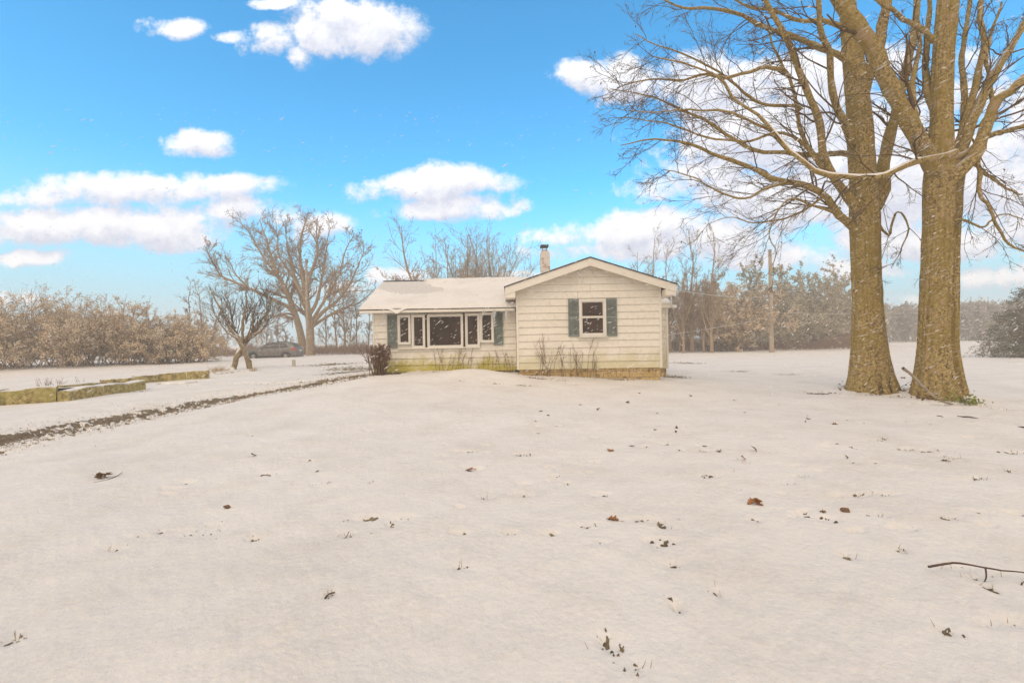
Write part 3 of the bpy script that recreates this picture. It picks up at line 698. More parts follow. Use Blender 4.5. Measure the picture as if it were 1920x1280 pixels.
# --- icicles under the eave
r = np.random.default_rng(8)
for xz_, yz_, ln in ((735, 398, .24), (742, 398, .15), (800, 396, .50), (793, 397, .30), (808, 396, .22), (862, 394, .30), (868, 394, .42), (876, 394, .25), (912, 394, .16), (180, 420, .10), (640, 402, .09), (560, 404, .07)):
    p = P(660 + xz_ / 3, 440 + yz_ / 3, WR - .03); z0 = fz0 + .03
    n = 7; t = np.linspace(0, 1, n); pl = np.stack([p[0] + .004 * np.sin(t * 5), np.full(n, WR - .032), z0 - ln * t], 1); rr = .016 * (1 - t) ** .8 + .002
    MB().tubes(pl, rr, 7).build("icicle", M_ICE, house, HORG)
# --- electric mast at the rear right corner
mx = P(1258, 560, 15.6); mb = MB(); mb.tubes([[mx[0], 15.6, ezr - .02], [mx[0], 15.6, ezr + .55]], [[.025, .025]], 8)
mb.tubes([[mx[0], 15.6, ezr + .5], [mx[0] + .12, 15.6, ezr + .56], [mx[0] + .2, 15.6, ezr + .48]], [[.03, .04, .03]], 8); mb.box(mx[0] - .05, mx[0] + .16, 15.58, 15.62, ezr + .28, ezr + .32); mb.bevbox(mx[0] + .02, mx[0] + .18, 15.55, 15.65, ezr - .12, ezr - .02, .01)
mb.build("service_mast", simple("galvanised", (.6, .6, .6), (.72, .72, .7), 8, .4), house, HORG)
HOUSE_MAST = np.array([mx[0] + .1, 15.6, ezr + .5])
# ------------------------------------------------------------------ trees
def unit(v): return v / (np.linalg.norm(v, axis=-1, keepdims=True) + 1e-9)
def grow(S, D, Ln, r0, n, jit, trop, r, taper=.25, curl=0.):
    """all branches of one level at once: starts S, directions D, lengths Ln, radii r0"""
    B = len(S); Pn = np.zeros((B, n, 3)); Pn[:, 0] = S; d = unit(D); st = (Ln / (n - 1))[:, None]
    drift = r.normal(0, curl, (B, 3))
    for k in range(1, n):
        d = unit(d + r.normal(0, jit, (B, 3)) + drift + np.asarray(trop)[None] if np.ndim(trop) == 1 else d + r.normal(0, jit, (B, 3)) + drift + trop)
        Pn[:, k] = Pn[:, k - 1] + d * st
    t = np.linspace(0, 1, n)[None]
    return Pn, r0[:, None] * (1 - (1 - taper) * t)
def sprout(Pn, Rn, m, ang, lenr, rfac, n, jit, trop, r, t0=.2, taper=.3, rmin=.004, curl=0., lens=None, bias=None, tpow=1.0):
    B, k, _ = Pn.shape
    b = np.repeat(np.arange(B), m); C = len(b)
    t = (t0 + (1 - t0) * r.random(C) ** tpow) * (k - 1); i = np.minimum(t.astype(int), k - 2); f = (t - i)[:, None]
    S = Pn[b, i] * (1 - f) + Pn[b, i + 1] * f; T = unit(Pn[b, i + 1] - Pn[b, i])
    q = r.normal(0, 1, (C, 3))
    if bias is not None: q = q + np.asarray(bias)[None]
    q = unit(q - (q * T).sum(1, keepdims=True) * T)
    a = ang * r.uniform(.6, 1.35, C)[:, None]
    D = T * np.cos(a) + q * np.sin(a)
    PL = np.linalg.norm(np.diff(Pn, axis=1), axis=2).sum(1)[b] if lens is None else lens
    Ln = PL * lenr * r.uniform(.55, 1.25, C) * (1.15 - .6 * t / (k - 1))
    pr = Rn[b, i] * (1 - f[:, 0]) + Rn[b, i + 1] * f[:, 0]
    r0 = np.maximum(np.minimum(pr * rfac, pr * .95), rmin)
    return grow(S, D, Ln, r0, n, jit, trop, r, taper, curl)
def smooth_line(pts, n):
    pts = np.asarray(pts, float); seg = np.concatenate([[0], np.cumsum(np.linalg.norm(np.diff(pts, axis=0), axis=1))])
    q = np.linspace(0, seg[-1], n); k = len(pts)
    # Catmull-Rom through the points
    out = []
    for s in q:
        i = min(max(np.searchsorted(seg, s, side="right") - 1, 0), k - 2); u = (s - seg[i]) / max(seg[i + 1] - seg[i], 1e-9)
        p0 = pts[max(i - 1, 0)]; p1 = pts[i]; p2 = pts[i + 1]; p3 = pts[min(i + 2, k - 1)]
        out.append(.5 * ((2 * p1) + (-p0 + p2) * u + (2 * p0 - 5 * p1 + 4 * p2 - p3) * u * u + (-p0 + 3 * p1 - 3 * p2 + p3) * u ** 3))
    return np.array(out)
def leaves_at(mb, C, size, r, droop=.0, aspect=.5):
    n = len(C); a = unit(r.normal(0, 1, (n, 3)) + np.array([0, 0, -droop])); b = unit(np.cross(a, r.normal(0, 1, (n, 3))))
    s = size * r.uniform(.6, 1.3, n)[:, None]; mb.quads(C + a * s, a * s, b * s * aspect)

# --- bark of the two big trees
def bark(name, hue, snow):
    m, N, L, bs = newmat(name); tc = N.new("ShaderNodeTexCoord").outputs["Object"]
    fur = noise_node(N, L, tc, 21, 9, .72, (1, 1, .34)); big = noise_node(N, L, tc, 1.6, 4, .6); fine = noise_node(N, L, tc, 46, 5, .7, (1, 1, .45))
    c = ramp(N, L, fur, [(.34, (.035, .024, .012)), (.44, (.30, .215, .095)), (.54, (.54, .385, .15)), (.66, (.72, .56, .28))])
    c = mix(N, L, maprange(N, L, big, .42, .62, 0, .75), c, mix(N, L, fine, (.20, .135, .028), (.55, .395, .11)))
    c = mix(N, L, maprange(N, L, noise_node(N, L, tc, 3.1, 3), .55, .7, 0, hue), c, (.52, .36, .21))
    # wind-driven snow caught in the bark
    g = N.new("ShaderNodeNewGeometry"); sp = N.new("ShaderNodeSeparateXYZ"); L.new(g.outputs["Normal"], sp.inputs[0])
    st = noise_node(N, L, tc, 7, 5, .6, (.55, .55, 5.0), (0, R(-30), 0)); pa = noise_node(N, L, tc, 2.2, 3)
    sf = math_(N, L, "MULTIPLY", maprange(N, L, st, .585, .65), maprange(N, L, pa, .38, .56, 0, snow))
    up = maprange(N, L, math_(N, L, "ADD", sp.outputs[2], math_(N, L, "MULTIPLY", math_(N, L, "SUBTRACT", fine, .5), .7)), .50, .72)
    sf = math_(N, L, "MAXIMUM", sf, up)
    L.new(mix(N, L, sf, c, SNOW_C), bs.inputs["Base Color"]); bs.inputs["Roughness"].default_value = .95; bs.inputs["Specular IOR Level"].default_value = .1
    bump(N, L, bs, math_(N, L, "ADD", fur, math_(N, L, "MULTIPLY", fine, .4)), 1.0, .07)
    return m
M_BARK = bark("mossy_bark", .35, .75)
M_BARK2 = bark("mossy_tan_bark", .8, .9)
M_TWIG = snow_topped("twig_bark", (.075, .046, .024), (.18, .12, .06), 9, amount=.80, soft=.12, bmp=.2, nscale=5)
M_LEAFDRY = simple("dry_leaf", (.10, .05, .02), (.24, .13, .055), 3, .8)

def trunk_mesh(sections, seed, k=110, m=200, lobes=(5, 9), flare=.8, ztop_flare=.9):
    """sections: centre x,y,z and half width; a furrowed trunk with root flare"""
    S = np.array(sections, float); cen = smooth_line(S[:, :3], m)
    zs = np.concatenate([[0], np.cumsum(np.linalg.norm(np.diff(S[:, :3], axis=0), axis=1))]); q = np.linspace(0, zs[-1], m); w = np.interp(q, zs, S[:, 3])
    th = np.arange(k) * 2 * math.pi / k; r = np.random.default_rng(seed); ph = r.uniform(0, 6.28, 4)
    TH, Q = np.meshgrid(th, q); rr = np.repeat(w[:, None], k, 1)
    fl = np.exp(-Q / (ztop_flare * .45))
    rr = rr * (1 + flare * fl * (.35 + .65 * np.cos(TH * lobes[0] / 1 + ph[0]) ** 2 * (.6 + .4 * np.cos(TH * 2 + ph[1]))))
    rr = rr * (1 + .045 * np.cos(TH * 3 + ph[2] + Q * .3) + .03 * np.cos(TH * lobes[1] + ph[3] + .4 * np.sin(Q)))
    cx, sx = np.cos(TH) * 9, np.sin(TH) * 9
    fur = fbm(cx * 1.6 + Q * .25, sx * 1.6 + Q * 1.1, 4, seed); ridge = 1 - np.abs(fbm(cx * 1.1 + 3, sx * 1.1 + Q * .9, 3, seed + 9))
    rr = rr + .026 * fur + .032 * (ridge - .7)
    X = cen[:, 0:1] + rr * np.cos(TH); Y = cen[:, 1:2] + rr * np.sin(TH); Z = np.repeat(cen[:, 2:3], k, 1)
    i = np.arange(m * k).reshape(m, k); a = i[:-1]; b = np.roll(a, -1, 1); c = i[1:]; d = np.roll(c, -1, 1)
    mb = MB(); mb.add(np.stack([X, Y, Z], -1).reshape(-1, 3), np.stack([a, b, d, c], -1).reshape(-1, 4), True)
    mb.add(np.array([[X[-1, j], Y[-1, j], Z[-1, j]] for j in range(k)]), [list(range(k))])
    return mb
LIMBLINES = []
def px_line(d0, pts):
    """measured limb: (px, py, depth offset)"""
    return np.array([P(x, y, d0 + dd) for x, y, dd in pts])
def big_tree(base, label, bark_m, d0, secs, limbs, seed, twig_scale=1.0, group=None, hws=1.0):
    r = np.random.default_rng(seed)
    root = thing("shade_tree", base, label, "tree", group)
    sections = []
    for (x, y, hw, dd) in secs:
        p = P(x, y, d0 + dd); sections.append((p[0], p[1], p[2], hw * .71 * hws * (d0 + dd) / F))
    sections[0] = (sections[0][0], sections[0][1], base[2] - .25, sections[0][3])
    trunk_mesh(sections, seed).build("trunk", bark_m, root, base)
    lm = MB(); tw = MB(); lf = MB(); lines = []
    for pts, ra, rb, den, bias in limbs:
        L0 = smooth_line(px_line(d0, pts), 26); n = len(L0)
        wob = np.cumsum(r.normal(0, .010, (n, 3)), axis=0); L0 = L0 + wob - wob * np.linspace(0, 0, n)[:, None]
        t = np.linspace(0, 1, n); rad = (.69 if ra > .08 else .9) * (ra * (1 - t) ** 1.0 + rb * t); rad = rad * (1 + .07 * np.sin(t * 40 + r.uniform(0, 6)))
        lines.append((L0, rad)); lm.tubes(L0, rad[None], 12 if ra > .06 else 8)
        PL = np.linalg.norm(np.diff(L0, axis=0), axis=1).sum()
        P1, R1 = sprout(L0[None], rad[None], int(1.0 * den * PL), .75, 1.0, .30, 9, .13, np.array([-.02, 0, -.012]), r, .12, .30, .0075, .03, lens=np.full(int(1.0 * den * PL), 1.55 * twig_scale), bias=bias)
        tw.tubes(P1, R1, 5)
        P2, R2 = sprout(P1, R1, 6, .62, .50, .5, 7, .14, np.array([-.03, 0, -.015]), r, .12, .35, .0045, .04)
        tw.tubes(P2, R2, 4, cap=False)
        P3, R3 = sprout(P2, R2, 5, .62, .48, .55, 5, .16, np.array([0, 0, .0]), r, .1, .5, .0034, .05)
        tw.tubes(P3, R3, 3, cap=False)
        # a few leaves left hanging at twig ends
        e = P3[:, -1][r.random(len(P3)) < .035]; e2 = P2[:, -1][r.random(len(P2)) < .06]
        leaves_at(lf, np.concatenate([e, e2]), .022, r, 1.5, .45)
    lm.build("limb", bark_m, root, base)
    tw.build("twigs", M_TWIG, root, base)
    lf.build("leaves", M_LEAFDRY, root, base)
    LIMBLINES.append(lines); return root
L_ = None
LEFTB = (-.9, .1, .15)
T1 = G(1632, 734); d1 = T1[1]
T1[2] = float(H(T1[0], T1[1]))
secs1 = [(1636, 748, 46, 0), (1634, 718, 46, 0), (1632, 690, 42, 0), (1630, 640, 36, 0), (1627, 560, 31, 0), (1624, 470, 31, 0), (1623, 410, 33, 0), (1620, 350, 30, 0), (1616, 290, 29, .05), (1613, 230, 28, .1), (1606, 160, 25, .15), (1598, 90, 21, .2), (1590, 20, 18, .2), (1582, -60, 15, .3), (1578, -120, 10, .3)]
limbs1 = [
 ([(1640,390,0),(1660,352,.0),(1657,317,.1),(1674,250,.2),(1690,190,.3),(1704,120,.4),(1716,50,.5),(1722,-40,.5)], .22, .09, 1.0, (.4,.2,0)),
 ([(1612,190,.1),(1634,130,.0),(1650,70,-.1),(1657,0,-.2),(1662,-70,-.2)], .22, .12, 1.0, (0,0,0)),
 ([(1600,270,-.1),(1582,232,-.3),(1564,198,-.5),(1554,140,-.7),(1553,104,-.9),(1535,60,-1.1),(1530,0,-1.3),(1520,-60,-1.4)], .13, .055, 2.6, LEFTB),
 ([(1610,400,-.1),(1585,366,-.25),(1562,333,-.3),(1541,292,-.4),(1537,250,-.5),(1520,196,-.6),(1495,137,-.8),(1470,75,-1.0),(1445,37,-1.1),(1424,-4,-1.2),(1400,-60,-1.3)], .15, .055, 2.6, LEFTB),
 ([(1556,322,.0),(1541,308,.1),(1507,250,.3),(1495,200,.4),(1487,158,.5),(1470,117,.6),(1453,83,.7),(1440,30,.7)], .085, .03, 2.8, LEFTB),
 ([(1600,130,.1),(1585,112,.1),(1537,90,.0),(1482,67,-.2),(1428,46,-.3),(1387,21,-.4),(1328,12,-.6),(1287,12,-.7),(1240,-6,-.8)], .12, .026, 3.2, LEFTB),
 ([(1612,440,-.05),(1591,417,-.15),(1570,400,-.3),(1549,367,-.4),(1516,350,-.5),(1482,342,-.6),(1449,333,-.7),(1412,312,-.8),(1378,300,-.9),(1337,287,-1.),(1287,267,-1.1),(1224,258,-1.2),(1166,271,-1.3)], .14, .013, 3.6, LEFTB),
 ([(1600,292,.1),(1582,287,.2),(1520,292,.35),(1474,287,.5),(1424,283,.6),(1387,267,.7),(1353,242,.8),(1320,221,.9),(1287,208,1.),(1237,183,1.1),(1191,171,1.2),(1150,164,1.3)], .10, .012, 3.6, LEFTB),
 ([(1478,142,-.7),(1474,133,-.7),(1437,125,-.9),(1407,137,-1.),(1370,146,-1.1),(1328,142,-1.2),(1287,150,-1.3),(1224,150,-1.4),(1162,168,-1.5)], .055, .011, 3.8, LEFTB),
 ([(1503,205,.4),(1495,196,.4),(1455,196,.3),(1420,188,.2),(1370,150,.1),(1330,120,0),(1280,95,-.1),(1230,80,-.2),(1190,60,-.2)], .05, .011, 3.8, LEFTB),
 ([(1530,300,-.3),(1500,262,-.2),(1460,250,-.1),(1420,262,.0),(1380,262,.1),(1330,255,.2),(1280,240,.3),(1230,230,.3),(1170,222,.4)], .05, .010, 3.6, LEFTB),
 ([(1570,400,-.3),(1530,385,-.6),(1490,372,-.8),(1462,396,-.9),(1448,440,-1.),(1462,480,-1.),(1440,520,-1.05)], .035, .008, 3.4, (-.4,0,-.6)),
 ([(1480,342,-.6),(1440,352,-.8),(1400,372,-1.),(1350,362,-1.1),(1300,342,-1.2),(1250,330,-1.3)], .04, .009, 3.6, LEFTB),
 ([(1549,367,-.4),(1500,398,-.2),(1460,410,.0),(1410,415,.2),(1370,405,.3),(1330,420,.4)], .035, .008, 3.4, (-.4,0,-.4)),
 ([(1648,420,0),(1668,440,-.2),(1680,400,-.3),(1700,430,-.4),(1690,470,-.4),(1676,500,-.4)], .035, .008, 3.0, (0,0,-.5)),
 ([(1595,60,.2),(1550,40,.3),(1500,38,.4),(1450,20,.5),(1400,10,.5),(1350,-20,.5)], .07, .02, 3.2, LEFTB),
]
big_tree(T1, "huge leafless shade tree with mossy brown trunk, the one nearer the house", M_BARK, d1, secs1, limbs1, 11)
T2 = G(1752, 746); d2 = T2[1]; T2[2] = float(H(T2[0], T2[1]))
secs2 = [(1754, 768, 56, 0), (1752, 730, 50, 0), (1750, 700, 44, 0), (1750, 640, 37, 0), (1752, 560, 36, 0), (1755, 470, 36, 0), (1757, 400, 36, 0), (1759, 340, 38, 0), (1762, 290, 33, 0), (1764, 230, 26, .1), (1766, 160, 25, .2), (1770, 90, 25, .2), (1776, 20, 25, .3), (1780, -60, 20, .3), (1784, -130, 14, .3)]
RB = (.8, .1, .1)
limbs2 = [
 ([(1752,320,-.1),(1737,285,-.25),(1703,217,-.5),(1670,154,-.7),(1649,104,-.9),(1612,50,-1.),(1582,4,-1.1),(1550,-50,-1.2)], .235, .19, .5, (-.5,0,.3)),
 ([(1778,330,0),(1792,305,.0),(1820,233,.1),(1845,187,.2),(1870,142,.3),(1899,100,.4),(1925,48,.5),(1950,-10,.5)], .17, .07, 1.8, RB),
 ([(1775,340,-.1),(1797,317,-.2),(1828,275,-.3),(1857,192,-.5),(1890,162,-.6),(1924,132,-.7),(1970,100,-.8)], .20, .09, 1.8, RB),
 ([(1770,300,.1),(1795,267,.2),(1812,208,.3),(1828,142,.4),(1837,83,.5),(1828,33,.6),(1840,-30,.6)], .13, .06, 2.0, RB),
 ([(1780,300,0),(1803,290,-.1),(1853,256,-.3),(1891,244,-.4),(1935,232,-.5),(1990,225,-.6)], .075, .04, 2.6, RB),
 ([(1812,300,-.2),(1837,300,-.3),(1837,358,-.4),(1862,392,-.5),(1891,446,-.6),(1935,466,-.7)], .05, .02, 2.4, (.4,0,-.5)),
 ([(1805,290,-.1),(1845,320,.1),(1880,345,.2),(1925,360,.3)], .05, .02, 2.6, (.4,0,-.3)),
 ([(1748,280,.1),(1725,235,.2),(1712,190,.3),(1715,140,.4),(1725,90,.5),(1722,40,.6)], .11, .05, 2.2, (-.3,0,.2)),
 ([(1750,80,.1),(1720,50,0),(1690,30,-.1),(1660,8,-.2),(1630,-20,-.3)], .09, .04, 2.0, (-.3,0,.2)),
 ([(1756,220,.2),(1740,170,.4),(1738,110,.6),(1745,50,.7),(1750,-10,.8)], .12, .06, 2.2, (0,0,.2)),
 ([(1800,270,.2),(1808,180,.5),(1800,100,.7),(1805,30,.8),(1812,-30,.9)], .11, .05, 2.2, (.2,0,.2)),
 ([(1860,190,.3),(1850,110,.4),(1868,50,.5),(1890,0,.5)], .05, .025, 2.8, (.2,0,.2)),
 # the long low limb that runs left across the other trunk, snow lying along it
 ([(1790,285,-.6),(1737,296,-.9),(1695,312,-1.1),(1653,331,-1.25),(1599,333,-1.35),(1537,327,-1.4),(1507,308,-1.4),(1466,271,-1.35),(1441,242,-1.3),(1412,212,-1.3),(1370,187,-1.2),(1345,146,-1.2),(1287,121,-1.1),(1215,104,-1.)], .075, .012, 3.0, LEFTB),
 ([(1441,242,-1.3),(1400,225,-1.2),(1350,205,-1.1),(1300,205,-1.),(1240,200,-.9),(1180,200,-.8)], .03, .009, 3.4, LEFTB),
 ([(1766,430,0),(1800,410,-.2),(1840,425,-.3),(1880,400,-.4),(1925,410,-.5)], .035, .012, 3.0, (.3,0,-.2)),
]
t2 = big_tree(T2, "huge leafless shade tree farther right, dry stick leaning on it, green ivy at its roots", M_BARK2, d2, secs2, limbs2, 23, hws=.84)
# second stem fused to the right side of this trunk
sec2b = []
for x, y, hw, dd in [(1806, 772, 22, .05), (1798, 735, 19, .05), (1790, 700, 18, .05), (1783, 640, 17, .08), (1783, 560, 17, .08), (1785, 470, 17, .08), (1788, 390, 18, .08), (1794, 330, 17, .05), (1802, 300, 12, .0)]:
    p = P(x, y, d2 + dd); sec2b.append((p[0], p[1], p[2], hw * .66 * d2 / F))
trunk_mesh(sec2b, 31, 70, 150, flare=.35).build("trunk", M_BARK, t2, T2)
# snow lying along the long limb
lp, lr = LIMBLINES[1][12]; sel = slice(3, 18); lp = lp[sel]; lr = lr[sel]
nz_ = fbm(np.arange(15) * .6, np.zeros(15), 3, 2); rad = lr * (.80 + .35 * nz_); rad[[0, -1]] = .008
sm = MB(); sm.tubes(lp + np.stack([0 * lr, 0 * lr, lr * .62], 1), rad[None], 9); sm.build("limb_snow", M_SNOW, t2, T2)

# ------------------------------------------------------------------ trees farther off
M_FARBARK = snow_topped("far_bark", (.24, .165, .10), (.44, .33, .22), 4, amount=.88, soft=.1, bmp=.2)
M_FARTWIG = simple("far_twig", (.25, .17, .105), (.42, .30, .20), 2, .9)
M_FARTWIG2 = simple("far_twig_grey", (.30, .225, .155), (.46, .36, .26), 2, .9)
def far_tree(name, base, height, style, seed, label, group=None, mat=None):
    r = np.random.default_rng(seed); root = thing(name, base, label, "tree", group)
    o = np.zeros(3); tr = MB(); cr = MB(); lf = None; mt = mat or M_FARTWIG
    st = STY[style]; tl = height * st["trunk"]; tr_r = height * st["rad"]
    T, TR = grow(o[None] - np.array([[0, 0, .2]]), np.array([[st.get("lean", 0) * r.uniform(.3, 1), 0, 1.]]), np.array([tl + .2]), np.array([tr_r]), 12, .03, np.array([0, 0, .03]), r, st["ttaper"])
    TR[:, 0] *= 1.5; TR[:, 1] *= 1.1
    tr.tubes(T, TR, 9)
    m = st["limbs"]; 
    # limbs leave the trunk's upper part
    P1, R1 = sprout(T, TR, m, st["ang"], 1.0, st.get("rf", .62), 14, st["jit"], np.array([0, 0, st["up"]]), r, st["t0"], .14, .02, .03, lens=np.full(m, height * st["len"]))
    top, topR = grow(T[:, -1], T[:, -1] - T[:, -2], np.array([height * st["top"]]), TR[:, -1], 14, st["jit"], np.array([0, 0, .03]), r, .2)
    P1 = np.concatenate([P1, top]); R1 = np.concatenate([R1, topR]); tr.tubes(P1, R1, 7)
    P2, R2 = sprout(P1, R1, st["n2"], .66, .42, .42, 9, st["jit"], np.array([0, 0, st["up2"]]), r, .15, .3, .018, .04); cr.tubes(P2, R2, 5)
    P3, R3 = sprout(P2, R2, st["n3"], .62, .48, .5, 6, .14, np.array([0, 0, st["up2"]]), r, .12, .45, .014, .04); cr.tubes(P3, R3, 3, cap=False)
    P4, R4 = sprout(P3, R3, st["n4"], .6, .5, .6, 4, .15, np.array([0, 0, .02]), r, .1, .6, .011, .04); cr.tubes(P4, R4, 3, cap=False)
    tr.build("trunk", M_FARBARK, root); cr.build("crown", mt, root)
    if st.get("leaf"):
        lf = MB(); k = st["leaf"]; e = P4[r.random(len(P4)) < k][:, -1]; leaves_at(lf, e + r.normal(0, .05, e.shape), st.get("ls", .06), r, .6, .6); lf.build("leaves", M_LEAFDRY if not st.get("lm") else st["lm"], root)
    return root
STY = {
 "oak": dict(trunk=.26, rad=.027, ttaper=.72, limbs=11, ang=.95, len=.72, jit=.115, up=.05, t0=.55, top=.70, n2=13, n3=8, n4=5, up2=.03, leaf=.05, ls=.07, rf=.50),
 "upright": dict(trunk=.40, rad=.014, ttaper=.6, limbs=10, ang=.5, len=.45, jit=.06, up=.09, t0=.25, top=.58, n2=9, n3=6, n4=4, up2=.06),
 "thin": dict(trunk=.50, rad=.012, ttaper=.6, limbs=9, ang=.75, len=.28, jit=.10, up=.05, t0=.3, top=.48, n2=7, n3=5, n4=4, up2=.04, leaf=.03),
 "broom": dict(trunk=.18, rad=.013, ttaper=.8, limbs=13, ang=.42, len=.72, jit=.045, up=.05, t0=.3, top=.75, n2=10, n3=5, n4=3, up2=.06),
 "fork": dict(trunk=.38, rad=.016, ttaper=.7, limbs=8, ang=.62, len=.50, jit=.09, up=.07, t0=.55, top=.56, n2=11, n3=7, n4=4, up2=.05),
}
def at(px, py, depth=None):
    g = G(px, py)
    if depth is None: return g
    p = P(px, py, depth); p[2] = float(H(p[0], p[1])); return p
def hgt(px, pytop, base): return P(px, pytop, base[1])[2] - base[2]
# the spreading trees by the parked car: main limbs measured from the photograph
def traced_tree(name, base, d, label, limbs, seed, q=1.0):
    r = np.random.default_rng(seed); root = thing(name, base, label, "tree"); tr = MB(); cr = MB(); lf = MB()
    for pts, ra, rb in limbs:
        L0 = smooth_line(np.array([P(zx / 2.667, 380 + zy / 2.667, d + dd) for zx, zy, dd in pts]), 22); n = 22; L0 += np.cumsum(r.normal(0, .045, (n, 3)), 0) * np.linspace(0, 1, n)[:, None]; t = np.linspace(0, 1, n); rad = ra * (1 - t) + rb * t
        tr.tubes(L0, rad[None], 9); PL = np.linalg.norm(np.diff(L0, axis=0), axis=1).sum(); m = int(2.3 * PL * q)
        P2, R2 = sprout(L0[None], rad[None], m, .75, 1., .45, 10, .13, np.array([0, 0, .04]), r, .25, .3, .024, .04, lens=np.full(m, 3.0)); cr.tubes(P2, R2, 5)
        P3, R3 = sprout(P2, R2, 8, .65, .5, .55, 6, .14, np.array([0, 0, .03]), r, .12, .45, .016, .04); cr.tubes(P3, R3, 3, cap=False)
        P4, R4 = sprout(P3, R3, 4, .6, .5, .6, 4, .15, np.array([0, 0, .02]), r, .1, .6, .012, .04); cr.tubes(P4, R4, 3, cap=False)
        e = P4[r.random(len(P4)) < .06][:, -1]; leaves_at(lf, e, .07, r, .6, .6)
    tr.build("trunk", M_FARBARK, root, base); cr.build("crown", M_FARTWIG, root, base); lf.build("leaves", M_LEAFDRY, root, base)
b = at(556, 668, 49)
traced_tree("spreading_tree", b, 49, "leafless crooked tree leaning left out over the roof of the parked car", [
 ([(1530,790,0),(1520,740,0),(1500,640,0),(1475,560,0),(1450,490,0),(1420,420,.5),(1370,330,1),(1330,200,1.5),(1290,90,2)], .44, .035),
 ([(1475,560,0),(1440,520,-.5),(1400,500,-1),(1320,460,-2),(1240,420,-2.5),(1160,385,-3),(1100,350,-3),(1060,270,-3.5),(1035,200,-4)], .23, .035),
 ([(1465,530,0),(1435,440,.5),(1390,370,1),(1330,290,2),(1280,220,3),(1240,150,3),(1185,90,3)], .20, .035),
 ([(1475,565,0),(1440,556,-1),(1385,566,-2),(1330,600,-3),(1290,650,-3.5)], .14, .03), ([(1240,420,-2.5),(1180,360,-2),(1150,300,-2),(1130,250,-2)], .10, .03)], 15)
b = at(585, 668, 47)
traced_tree("spreading_tree", b, 47, "wide spreading leafless tree with crooked limbs right behind the tail of the parked car", [
 ([(1555,790,0),(1552,740,0),(1552,640,0),(1545,560,0),(1533,480,0),(1522,380,.5),(1512,250,1),(1525,150,1),(1550,55,1)], .46, .035),
 ([(1540,510,0),(1492,420,-.5),(1440,330,-1),(1400,250,-2),(1392,150,-2.5),(1380,110,-3)], .18, .03),
 ([(1548,560,0),(1582,500,.5),(1602,420,1),(1622,330,2),(1640,250,2.5),(1662,140,3)], .20, .035),
 ([(1556,610,0),(1620,540,-1),(1680,500,-2),(1740,430,-3),(1800,330,-4),(1845,250,-4)], .23, .035),
 ([(1560,620,0),(1650,562,1),(1740,520,2),(1820,480,3),(1880,410,3)], .18, .03),
 ([(1556,600,0),(1602,520,-1),(1660,430,-1.5),(1700,340,-2),(1722,240,-2),(1762,155,-2)], .18, .03),
 ([(1530,450,0),(1560,340,-.5),(1590,250,-1),(1592,150,-1.5),(1602,65,-2)], .20, .03),
 ([(1500,430,0),(1462,330,1),(1442,220,2),(1425,110,2)], .16, .03), ([(1545,560,0),(1500,480,1.5),(1470,380,2.5),(1440,250,3)], .16, .03)], 5)
# behind the wing roof
b = at(775, 660, 40); far_tree("bare_tree", b, hgt(765, 408, b), "fork", 21, "forked bare tree rising behind the left end of the snowy roof", mat=M_FARTWIG)
b = at(812, 660, 42); far_tree("bare_tree", b, hgt(820, 440, b), "thin", 22, "thin dark bare tree behind the roof, between the forked tree and the broom-like clump")
G_BROOM = "broom-like bare trees behind the roof"
for k, (px, top, s) in enumerate(((850, 445, 36), (862, 432, 31), (875, 428, 37), (885, 425, 32), (897, 430, 38), (905, 420, 33), (916, 424, 39), (925, 428, 34), (945, 455, 35))):
    b = at(px, 660, 43 + .9 * k); far_tree("bare_tree", b, hgt(px, top, b), "broom", s, "bare tree of straight upswept stems in the clump left of the chimney", G_BROOM, M_FARTWIG2)
G_ROW = "upright bare trees right of the house"
for k, (px, top, s) in enumerate(((1195, 470, 41), (1222, 440, 42), (1258, 455, 43), (1282, 470, 44), (1298, 425, 45), (1335, 432, 46), (1240, 520, 47), (1275, 540, 48), (1320, 520, 49))):
    b = at(px, 661, 44 + (k * 7 % 5)); far_tree("bare_tree", b, hgt(px, top, b), "upright", s, "tall narrow bare tree in the row beyond the right side of the house", G_ROW, M_FARTWIG)
G_LEFT = "thin bare trees along the left field edge"
for k, (px, top, s, dd) in enumerate(((352, 520, 51, 38), (378, 508, 52, 42), (402, 535, 53, 44), (425, 560, 54, 46), (500, 575, 55, 58), (520, 560, 56, 60), (612, 545, 57, 56), (632, 520, 58, 54), (648, 500, 59, 57), (668, 530, 60, 52), (690, 550, 61, 55), (540, 580, 62, 60), (655, 575, 63, 50), (705, 585, 64, 56))):
    b = at(px, 665, dd); far_tree("bare_tree", b, hgt(px, top, b), "thin", s, "slender bare tree in the loose row along the field edge left of the house", G_LEFT, M_FARTWIG if k % 2 else M_FARTWIG2)
